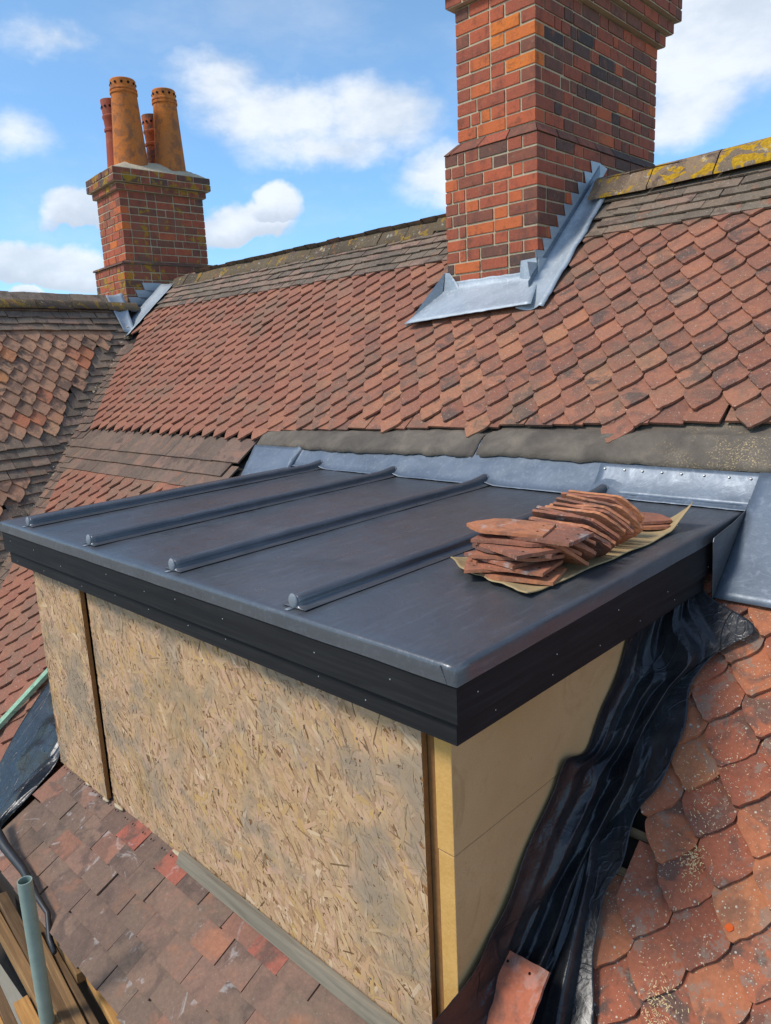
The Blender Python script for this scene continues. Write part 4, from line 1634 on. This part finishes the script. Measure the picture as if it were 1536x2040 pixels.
# ------------------------------------------------------------------ pent roof below the dormer front
pent = thing('pent_roof', 'short slope of dull grey-brown plain tiles with a few red ones below the boarded dormer front', 'roof', (-1.4, -0.1, -1.35))
S2 = rad(34)
VP_ = Vector((0, math.cos(S2), math.sin(S2)))
NP_ = Vector((0, -math.sin(S2), math.cos(S2)))
OP_ = Vector((0, 0.088, -1.236))
pt = MB()
rng = random.Random(15)
for r in range(-5, 0):
    v = r * 0.102 + 0.0
    for c in range(-18, 3):
        u = c * 0.159 + (0.08 if r % 2 else 0)
        if u < -2.60 or u > 0.0:
            continue
        L = 0.20 if r < -1 else 0.11
        rr = rng.random() * 0.88
        if r >= -1 and c in (-12, -10, -6):
            rr = rng.uniform(0.95, 1.0)
        elif r == -2 and rng.random() < 0.06:
            rr = 0.93
        add_tile(pt, OP_, U0, VP_, NP_, u, v, plain_outline(0.1570, L), L, 0.011, 0.026 if r < -1 else 0.020, rng, rnd=rr, jit=0.9, base=-0.012)
pt.build('plain_tiling', M['pent'], pent)
hb = MB()
for c in range(-18, 1):
    for k in (-0.045, 0.045):
        hb.lathe(OP_ + U0 * (c * 0.159 + 0.08 + k) - VP_ * 0.028 + NP_ * 0.0075, [(0.0045, 0.0), (0.0, 0.0012)], 8, NP_)
hb.build('peg_hole', M['pot_hole'], pent)
pb_ = MB()
pb_.prism([(-2.64, 0.10, -1.262), (-2.64, 0.10, -1.9), (-2.64, -0.33, -1.9), tuple(Vector((-2.64, 0, 0)) + OP_ - VP_ * 0.50 - NP_ * 0.03)], (2.66, 0, 0))
pb_.build('pent_deck', M['deck'], pent)
ml = MB()
rng = random.Random(8)


def blob(mb, c, rx, ry, rz, rng, n=10, m=6):
    sd = rng.random() * 99
    def fn(a, b):
        th, ph = 2 * math.pi * a, math.pi * (b - 0.5)
        d = Vector((math.cos(th) * math.cos(ph), math.sin(th) * math.cos(ph), math.sin(ph)))
        k = 1 + 0.35 * nz(d.x + sd, d.y, d.z, 1.7)
        return Vector(c) + Vector((d.x * rx * k, d.y * ry * k, d.z * rz * k))
    mb.grid(fn, n, m)


for x in (-2.42, -2.33, -2.14, -2.03, -1.52, -1.38, -1.28, -1.05, -0.83, -0.62):
    blob(ml, OP_ + U0 * x - VP_ * rng.uniform(0.004, 0.02) + NP_ * 0.006, rng.uniform(0.02, 0.06), 0.010, 0.007, rng)
ml.build('mortar_dab', M['mortar'], pent, smooth=True)

flt = MB()
flt.prism([(-1.50, 0.086, -1.232), (-1.50, 0.086, -1.205), (-1.50, 0.066, -1.212), (-1.50, 0.049, -1.252)], (1.40, 0, 0))
tag(flt.build('timber_fillet', M['fillet'], bevel=0.003), 'weathered tan timber fillet lying along the foot of the strand board', 'batten')

# ------------------------------------------------------------------ tarpaulins
TL = [[-0.1, 1.10, -0.17], [-0.1, 0.989, -0.328], [-0.1, 0.949, -0.379], [-0.1, 0.856, -0.459], [-0.1, 0.755, -0.565], [-0.095, 0.616, -0.532], [-0.098, 0.56, -0.609], [-0.1, 0.451, -0.696], [-0.1, 0.322, -0.826], [-0.1, 0.202, -0.915], [-0.1, 0.083, -0.97], [-0.1, -0.03, -0.978], [-0.1, -0.131, -1.05], [-0.1, -0.26, -1.20]]
TR = [[-0.03, 1.62, -0.10], [-0.015, 1.475, -0.235], [0.19, 1.395, -0.311], [0.108, 1.309, -0.388], [0.063, 1.207, -0.48], [0.081, 1.12, -0.559], [0.087, 1.033, -0.637], [0.076, 0.932, -0.728], [0.041, 0.846, -0.805], [0.054, 0.741, -0.9], [0.035, 0.653, -0.979], [0.068, 0.554, -1.068], [0.131, 0.415, -1.193], [0.15, 0.2, -1.38]]


def spline(pts, s):
    n = len(pts) - 1
    x = min(max(s * n, 0), n - 1e-6)
    i = int(x)
    f = x - i
    p = [Vector(pts[min(max(i + k, 0), n)]) for k in (-1, 0, 1, 2)]
    return 0.5 * ((2 * p[1]) + (p[2] - p[0]) * f + (2 * p[0] - 5 * p[1] + 4 * p[2] - p[3]) * f * f + (-p[0] + 3 * p[1] - 3 * p[2] + p[3]) * f ** 3)


def ridge_fold(t, c, w_, sharp=1.0):
    d = abs(t - c) / w_
    return max(0.0, 1 - d) ** sharp


def crumple(nu, nv, seed):
    rg_ = random.Random(seed)
    return nu, nv, [[rg_.uniform(-1, 1) for i in range(nu + 3)] for j in range(nv + 3)]


def facet(cr, a, b):
    """piecewise flat height: plane facets meeting in sharp creases"""
    nu, nv, H = cr
    x = min(max(a, 0.0), 1.0) * nu
    y = min(max(b, 0.0), 1.0) * nv
    i, j = int(x), int(y)
    fx, fy = x - i, y - j
    h00, h10, h01, h11 = H[j][i], H[j][i + 1], H[j + 1][i], H[j + 1][i + 1]
    if fx + fy < 1:
        return h00 + (h10 - h00) * fx + (h01 - h00) * fy
    return h11 + (h01 - h11) * (1 - fx) + (h10 - h11) * (1 - fy)


CR1, CR2, CR3, CR4 = crumple(4, 9, 3), crumple(9, 22, 8), crumple(4, 6, 5), crumple(9, 13, 11)
tp = MB()


def tarp_right(a, b):
    # a across (0 on the cheek, 1 on the tiles), b down the slope
    Lp, Rp = spline(TL, b), spline(TR, b)
    Rp = Rp + N0 * 0.054
    yc = Lp.y * 0.55 + Rp.y * 0.45
    corner = Vector((-0.085, yc, A_MAIN + math.tan(S_MAIN) * yc + 0.05 + 0.14 * max(0.0, 1 - b * 7)))
    p = Lp * (1 - a) ** 2 + corner * (2 * a * (1 - a)) + Rp * a * a
    nrm = Vector((0.55, -0.62, 0.56)).normalized()
    env = math.sin(math.pi * a) ** 0.6
    A_, B_ = a * 0.42, b * 1.75                     # metres across and along the sheet
    h = 0.075 * ridge_fold(a, 0.62 - 0.10 * b + 0.03 * math.sin(b * 7), 0.13, 1.25) * min(1, 0.35 + b * 1.6)
    h += 0.046 * ridge_fold(a, 0.36 + 0.05 * math.sin(b * 5 + 1), 0.12, 1.2) * max(0, math.sin(math.pi * min(1, b * 1.1 + 0.05)))
    h += 0.022 * ridge_fold(a, 0.84 - 0.22 * b, 0.06, 1.1) * max(0, 1 - b * 1.5)
    h += 0.034 * facet(CR1, a + 0.10 * math.sin(b * 6), b) + 0.014 * facet(CR2, a + 0.05 * math.sin(b * 11 + 1), b)
    h += 0.030 * ridge_fold(a, 0.20 + 0.06 * math.sin(b * 6 + 2), 0.10, 1.2) * max(0, math.sin(math.pi * min(1, b * 1.3))) ** 0.7
    h -= 0.018
    p += nrm * h * env
    if a > 0.9:
        p += N0 * (0.010 * nz(b * 14, 0, 3, 1.0)) * (a - 0.9) / 0.1
        p += Vector((1, 0, 0)) * (0.012 * nz(b * 11, 5, 3, 1.0)) * (a - 0.9) / 0.1
    if a < 0.08:
        p += Vector((0, 1, 0)) * (0.012 * nz(b * 13, 9, 3, 1.0)) * (0.08 - a) / 0.08
        p += Vector((0.012, 0, 0)) * abs(nz(b * 9, 2, 7, 1.0)) * (0.08 - a) / 0.08
    p.x = max(p.x, -0.1035)
    dh = (p - O0).dot(N0)                       # never sinks into the tiles it lies on
    if dh < 0.058:
        p += N0 * (0.058 - dh) * min(1, a * 4)
    return p


tp.grid(tarp_right, 110, 240)
tarp = tp.build('plastic_sheet', M['plastic'], smooth=True, solid=0.0012)
tag(tarp, 'crumpled black plastic sheeting hanging down the yellow cheek of the dormer beside the right-hand tiles', 'plastic sheet')
fp = MB()


def flap(a, b):
    top_ = on_main(-0.065, 0.87)
    l_ = top_.lerp(on_main(-0.030, 0.18), b)
    r__ = top_.lerp(on_main(0.115, 0.27), b)
    p = l_.lerp(r__, a)
    p += N0 * (0.075 + 0.035 * b * ridge_fold(a, 0.86, 0.30, 1.6) + 0.02 * math.sin(a * 2.6) + 0.014 * facet(CR3, a, b))
    if a > 0.93:
        p -= N0 * 0.05 * (a - 0.93) / 0.07
    return p


fp.grid(flap, 30, 60)
fo = fp.build('folded_flap', M['plastic'], None, smooth=True, solid=0.0012)
fo.parent = tarp

BL = [[-3.53, 0.50, -1.12], [-3.517, 0.416, -1.193], [-3.504, 0.32, -1.279], [-3.457, 0.155, -1.427], [-3.353, -0.03, -1.594], [-3.235, -0.195, -1.743], [-3.103, -0.299, -1.836]]
BR = [[-2.66, 0.16, -0.80], [-2.645, 0.109, -0.90], [-2.645, 0.09, -1.06], [-2.645, 0.06, -1.22], [-2.63, -0.079, -1.325], [-2.63, -0.239, -1.43], [-2.64, -0.36, -1.56]]
tq = MB()


def tarp_left(a, b):
    Lp, Rp = spline(BL, b) + N0 * 0.03, spline(BR, b)
    c = Vector((-2.72, (Lp.y + Rp.y) / 2 + 0.05, 0))
    c.z = A_MAIN + math.tan(S_MAIN) * c.y + 0.10
    p = Lp * (1 - a) ** 2 + c * (2 * a * (1 - a)) + Rp * a * a
    env = math.sin(math.pi * a) ** 0.6
    h = 0.05 * ridge_fold(a, 0.42 + 0.1 * b, 0.16, 1.4) + 0.06 * ridge_fold(a, 0.74 - 0.12 * b, 0.14, 1.5) + 0.05 * facet(CR3, a, b) + 0.018 * facet(CR4, a, b) + 0.02
    p = p + Vector((0.35, -0.7, 0.6)) * h * env
    dh = (p - O0).dot(N0)
    if dh < 0.056:
        p += N0 * (0.056 - dh)
    return p


tq.grid(tarp_left, 80, 110)
tag(tq.build('plastic_sheet', M['plastic'], smooth=True, solid=0.0012), 'bunched black plastic sheeting tucked round the left end of the dormer', 'plastic sheet')

# green batten on the tiles at far left
gb = MB()
g0, g1 = on_main(-3.76, -0.12, 0.055), on_main(-3.56, 0.56, 0.055)
gd = (g1 - g0).normalized()
gb.box((g0 + g1) / 2, 0.045, (g1 - g0).length, 0.028, gd.cross(N0).normalized(), gd, N0)
tag(gb.build('green_batten', M['batten_green'], bevel=0.002), 'pale green treated batten lying up the tiles beside the left plastic sheet', 'batten')

# ------------------------------------------------------------------ stack of reclaimed tiles on the lead roof
ppr = MB()
PC = [Vector((-0.480, 0.575, 0)), Vector((-0.120, 0.455, 0)), Vector((-0.065, 1.44, 0)), Vector((-0.50, 1.60, 0))]


def paper(a, b):
    p = PC[0].lerp(PC[1], a).lerp(PC[3].lerp(PC[2], a), b)
    p.x += 0.012 * nz(b * 4, a, 1, 1.6) * (1 if a > 0.9 else 0.3)
    p.y += 0.014 * nz(a * 5, b, 2, 1.6) * (1 if b < 0.1 or b > 0.9 else 0.2)
    z = zr_(p.y) + 0.0065 + 0.003 * nz(a * 3, b * 6, 0, 1.5)
    e1 = max(0, a - 0.86) / 0.14
    e0 = max(0, 0.08 - b) / 0.08
    z += 0.006 * e1 ** 1.5 * (0.6 + 0.9 * nz(b * 6, 3, 1, 1.0)) + 0.010 * e0 ** 1.5
    cr = max(0, a - 0.72) / 0.28 * max(0, b - 0.86) / 0.14
    z += 0.085 * cr ** 1.3
    cl = max(0, 0.15 - a) / 0.15 * max(0, 0.15 - b) / 0.15
    z += 0.02 * cl
    return Vector((p.x, p.y, z))


ppr.grid(paper, 40, 90)
tag(ppr.build('felt_sheet', M['paper'], smooth=True, solid=0.003), 'torn tan sheet of underlay with curled corners beneath the heap of loose tiles', 'sheet')


def tile_mesh(name, w_, L, t, camber, seed, pointed=True):
    """loose tile: length along +x (point at +x), width along y, origin in the middle of its underside"""
    rng = random.Random(seed)
    ol = arrow_outline(w_, L, 0.075) if pointed else plain_outline(w_, L)
    bm_ = MB()
    nx, ny = 14, 6
    hw = w_ / 2

    def half(x):                     # half width at distance x from the point
        if not pointed:
            return hw
        s_ = 0.075
        if x >= s_:
            return hw
        return hw * max(0.07, (x / s_) ** 0.72)
    vs_t, vs_b = [], []
    for i in range(nx + 1):
        d = (i / nx) ** 1.3 * L
        for j in range(ny + 1):
            yy = (j / ny * 2 - 1) * half(d) + rng.gauss(0, 0.0008)
            z = camber * (1 - ((d - L / 2) / (L / 2)) ** 2) + rng.gauss(0, 0.0004)
            xx = L / 2 - d + rng.gauss(0, 0.0008)
            vs_t.append((xx, yy, z + t))
            vs_b.append((xx, yy, z))
    W = ny + 1
    n = len(vs_t)
    fs = []
    for i in range(nx):
        for j in range(ny):
            a = i * W + j
            fs.append((a, a + 1, a + W + 1, a + W))
            fs.append((n + a, n + a + W, n + a + W + 1, n + a + 1))
    for i in range(nx):
        a, b = i * W, (i + 1) * W
        fs.append((a, b, n + b, n + a))
        a, b = i * W + ny, (i + 1) * W + ny
        fs.append((a, n + a, n + b, b))
    for j in range(ny):
        fs.append((j, n + j, n + j + 1, j + 1))
        a = nx * W + j
        fs.append((a, a + 1, n + a + 1, n + a))
    me = bpy.data.meshes.new(name)
    # nail holes near the square end, as dark discs
    k0 = len(vs_t) * 2
    vs = vs_t + vs_b
    mi = [0] * len(fs)
    for sy in (-0.035, 0.035):
        for zz in (t + 0.0006 + camber * 0.35, -0.0006 + camber * 0.28):
            base = len(vs)
            for q in range(8):
                vs.append((-L / 2 + 0.028 + 0.0042 * math.cos(q * math.pi / 4), sy + 0.0042 * math.sin(q * math.pi / 4), zz))
            fs.append(tuple(base + q for q in range(8)))
            mi.append(1)
    me.from_pydata(vs, [], fs)
    me.materials.append(M['stack'])
    me.materials.append(M['pot_hole'])
    me.polygons.foreach_set('material_index', mi)
    me.update()
    return me


TMS = [tile_mesh('loose_tile', 0.16, 0.262, 0.0105, c, s) for s, c in ((1, 0.002), (2, 0.0035), (3, 0.001), (4, 0.004))] + [tile_mesh('loose_tile', 0.158, 0.20, 0.011, 0.001, 5, pointed=False)]


def loose(label, loc, X, Y, mesh, group):
    X = Vector(X).normalized()
    Y = Vector(Y)
    Y = (Y - X * Y.dot(X)).normalized()
    Z = X.cross(Y)
    o = bpy.data.objects.new('loose_tile', mesh)
    COL.objects.link(o)
    mt = Matrix((X, Y, Z)).transposed().to_4x4()
    mt.translation = Vector(loc)
    o.matrix_world = mt
    return tag(o, label, 'tile', group)


ORD = ['first', 'second', 'third', 'fourth', 'fifth', 'sixth', 'seventh', 'eighth', 'ninth', 'tenth', 'eleventh', 'twelfth', 'thirteenth', 'fourteenth', 'fifteenth', 'sixteenth']
rng = random.Random(42)
GF, GL = 'tiles in the flat front pile', 'tiles leaning in a row behind the flat pile'
ang = [198, 30, 188, 170, 15, 205, 160, 20, 178, 196]
cen = [(-0.25, 0.60), (-0.29, 0.62), (-0.27, 0.605), (-0.30, 0.62), (-0.26, 0.635), (-0.28, 0.635), (-0.25, 0.61), (-0.27, 0.66), (-0.22, 0.69), (-0.325, 0.665)]
names_f = ['bottom tile of the flat front pile, lying on the tan sheet', 'second tile up in the flat front pile', 'third tile up in the flat front pile', 'fourth tile up in the flat front pile',
           'fifth tile up in the flat front pile', 'sixth tile up in the flat front pile', 'seventh tile up in the flat front pile', 'eighth tile up in the flat front pile', 'tile just under the topmost one of the flat front pile', 'topmost tile of the flat front pile, whitened at its square end']
zz = zr_(0.6) + 0.012
for i in range(10):
    a = rad(ang[i] + rng.gauss(0, 6))
    tl = rng.gauss(0, 0.03)
    loose('clay tile, ' + names_f[i], (cen[i][0], cen[i][1], zz), (math.cos(a), math.sin(a), tl), (-math.sin(a), math.cos(a), rng.gauss(0, 0.02)), TMS[4 if i in (3, 6) else i % 4], GF)
    zz += 0.0128
# leaning row
NLN = 16
for i in range(NLN):
    y = 0.775 + i * 0.0232 + rng.gauss(0, 0.003)
    lean = rad(36 + i * 1.6 + rng.gauss(0, 2.5))          # angle of the tile above the roof
    flip = -1 if i in (0,) else 1
    X = Vector((flip, rng.gauss(0.10, 0.09) * flip, rng.gauss(-0.03, 0.05)))
    Yw = Vector((0, -math.cos(lean), math.sin(lean)))     # up the leaning face, towards the flat pile
    cx = -0.225 + rng.gauss(0, 0.018) - (0.01 if i > 8 else 0)
    c = Vector((cx, y, zr_(y) + 0.013)) + Yw * 0.080
    lab = 'clay tile on edge, %s from the front of the leaning row' % ORD[i]
    if i == 0:
        lab = 'clay tile at the front of the leaning row, two nail holes showing'
    loose(lab, c, X, Yw * (1 if flip > 0 else 1), TMS[(i * 3) % 4], GL)
for i in range(2):
    y = 0.775 + NLN * 0.0232 + 0.03 + i * 0.024
    lean = rad(64 + 3 * i)
    Yw = Vector((0, -math.cos(lean), math.sin(lean)))
    c = Vector((-0.265 + 0.01 * i, y, zr_(y) + 0.013)) + Yw * 0.082
    loose(('last but one' if i == 0 else 'rearmost') + ' tile of the leaning row, standing steeper than the rest', c, (1, 0.1, -0.03), Yw, TMS[i], GL)
loose('lower of two clay tiles lying flat on the tan sheet behind the leaning row', (-0.22, 1.34, zr_(1.34) + 0.012), (1, 0.18, 0), (-0.18, 1, 0), TMS[1], 'flat tiles behind the leaning row')
loose('upper of two clay tiles lying flat on the tan sheet behind the leaning row', (-0.24, 1.36, zr_(1.36) + 0.028), (1, 0.05, 0), (-0.05, 1, 0), TMS[2], 'flat tiles behind the leaning row')

# loose red tile at the bottom of the right hand sheet
lt = bpy.data.meshes.new('red_tile')
tmp = tile_mesh('red_tile', 0.165, 0.265, 0.012, 0.003, 9, pointed=False)
tmp.materials[0] = M['red_tile']
o = bpy.data.objects.new('loose_tile', tmp)
COL.objects.link(o)
Xd = (-V0 + U0 * 0.04).normalized()
Yd = N0.cross(Xd).normalized()
mt = Matrix((Xd, Yd, N0)).transposed().to_4x4()
mt.translation = on_main(-0.040, 0.366, 0.218)
o.matrix_world = mt
tag(o, 'loose red square-ended tile lying on the black plastic at the bottom edge', 'tile')

# ------------------------------------------------------------------ wood shavings scattered on the near tiles
sh = MB()
rng = random.Random(99)
spots = [((0.235, 0.80), 0.022, 110), ((0.26, 0.52), 0.030, 130), ((0.19, 1.02), 0.05, 34), ((0.22, 0.92), 0.04, 30), ((0.32, 1.12), 0.05, 16), ((0.22, 0.66), 0.08, 24)]
for (x, y), sg, n in spots:
    for i in range(n):
        px_, py_ = rng.gauss(x, sg * 0.7), rng.gauss(y, sg)
        L_ = rng.uniform(0.003, 0.011)
        a = rng.uniform(0, math.pi)
        d = (U0 * math.cos(a) + V0 * math.sin(a) + N0 * rng.gauss(0, 0.3)).normalized()
        e = N0.cross(d).normalized()
        sh.box(on_main(px_, py_, 0.036 + rng.uniform(0, 0.008)), L_, rng.uniform(0.0007, 0.002), 0.0006, d, e, d.cross(e), rnd=rng.random())
tag(sh.build('wood_shavings', M['shaving']), 'pale wood shavings sprinkled over the near tiles', None, kind='stuff')

# ------------------------------------------------------------------ scaffold timber bottom left
def plank(label, a, b, wdt, th, mat, group='boards on the scaffold', roll=0.0):
    a, b = Vector(a), Vector(b)
    d = (b - a).normalized()
    up = Vector((0, roll, 1)).normalized()
    s_ = d.cross(up).normalized()
    u_ = s_.cross(d).normalized()
    mb = MB()
    n = 10
    vs, fs = [], []
    # local coordinates with the grain along x so the wood material follows the board
    L = (b - a).length
    mb.box((0, 0, 0), L, wdt, th)
    o = mb.build('timber_board', mat, bevel=0.003)
    mt = Matrix((d, s_ * -1, u_)).transposed().to_4x4()
    mt.translation = (a + b) / 2
    o.matrix_world = mt
    return tag(o, label, 'board', group)


PLANKS = [
    ('straight yellow pine batten lying closest to the pent roof tiles', -0.250, -1.575, 0.042, 0.045, -2.05, -0.9, 'board_new'),
    ('short splintered brown batten beside the yellow one next to the tiles', -0.288, -1.570, 0.036, 0.045, -2.45, -1.60, 'board'),
    ('thin dark batten third from the tiles in the timber pile', -0.322, -1.605, 0.024, 0.04, -2.9, -0.9, 'board_dark'),
    ('brown batten whose sawn end shows just right of the green pole', -0.352, -1.585, 0.032, 0.045, -1.98, -0.9, 'board'),
    ('damp brown batten fifth from the tiles, with a rough broken edge', -0.394, -1.600, 0.044, 0.045, -2.35, -0.9, 'board_dark'),
    ('long weathered batten crossing behind the green pole', -0.440, -1.612, 0.040, 0.045, -2.9, -0.9, 'board'),
    ('pale yellow board with its end emerging right of the pole', -0.490, -1.625, 0.050, 0.04, -1.72, -0.9, 'board_new'),
    ('dark batten lying low beside the broad yellow board', -0.538, -1.665, 0.036, 0.04, -2.9, -0.9, 'board_dark'),
    ('broad yellow board on the outer side of the timber pile', -0.602, -1.680, 0.085, 0.038, -2.55, -0.9, 'board_new'),
    ('dull outermost board sunk below the broad yellow board', -0.690, -1.730, 0.060, 0.05, -2.9, -1.0, 'board_dark')]
rng = random.Random(12)
for lab, y_, z_, wd_, th_, xa_, xb_, mt_ in PLANKS:
    k_ = -0.09 + rng.gauss(0, 0.012)
    t_ = rng.gauss(-0.01, 0.012)
    plank(lab, (xa_, y_ + k_ * (xa_ + 2.0), z_ + t_ * (xa_ + 2)), (xb_, y_ + k_ * (xb_ + 2.0), z_ + t_ * (xb_ + 2)), wd_, th_, M[mt_], roll=rng.gauss(0, 0.1))

pole = thing('scaffold_pole', 'pale green scaffold tube standing upright in front of the timber', 'pole', (-1.52, -0.49, -3.0))
pm = MB()
PB = Vector((-1.516, -0.490, -4.5))
PT = Vector((-1.516, -0.490, -1.012))
pm.lathe(PB, [(0.0242, 0), (0.0242, PT.z - PB.z), (0.0205, PT.z - PB.z), (0.0205, PT.z - PB.z - 0.4)], 28)
pm.lathe(PB, [(0.0246, 3.255), (0.0246, 3.262)], 28)
pm.lathe(PB, [(0.0246, 2.99), (0.0246, 2.996)], 28)
pm.build('tube', M['pole'], pole, autosmooth=40)

cbl = MB()
cbl.tube([(-2.62, -0.30, -1.33), (-2.40, -0.305, -1.40), (-2.20, -0.30, -1.425), (-2.02, -0.315, -1.45), (-1.90, -0.32, -1.46), (-1.84, -0.345, -1.53), (-1.76, -0.36, -1.535)], [0.022, 0.022, 0.018, 0.013, 0.011, 0.012, 0.010], 12)
tag(cbl.build('cable', M['cable'], smooth=True), 'black rubber cable trailing from the left plastic sheet along the timber', 'cable')
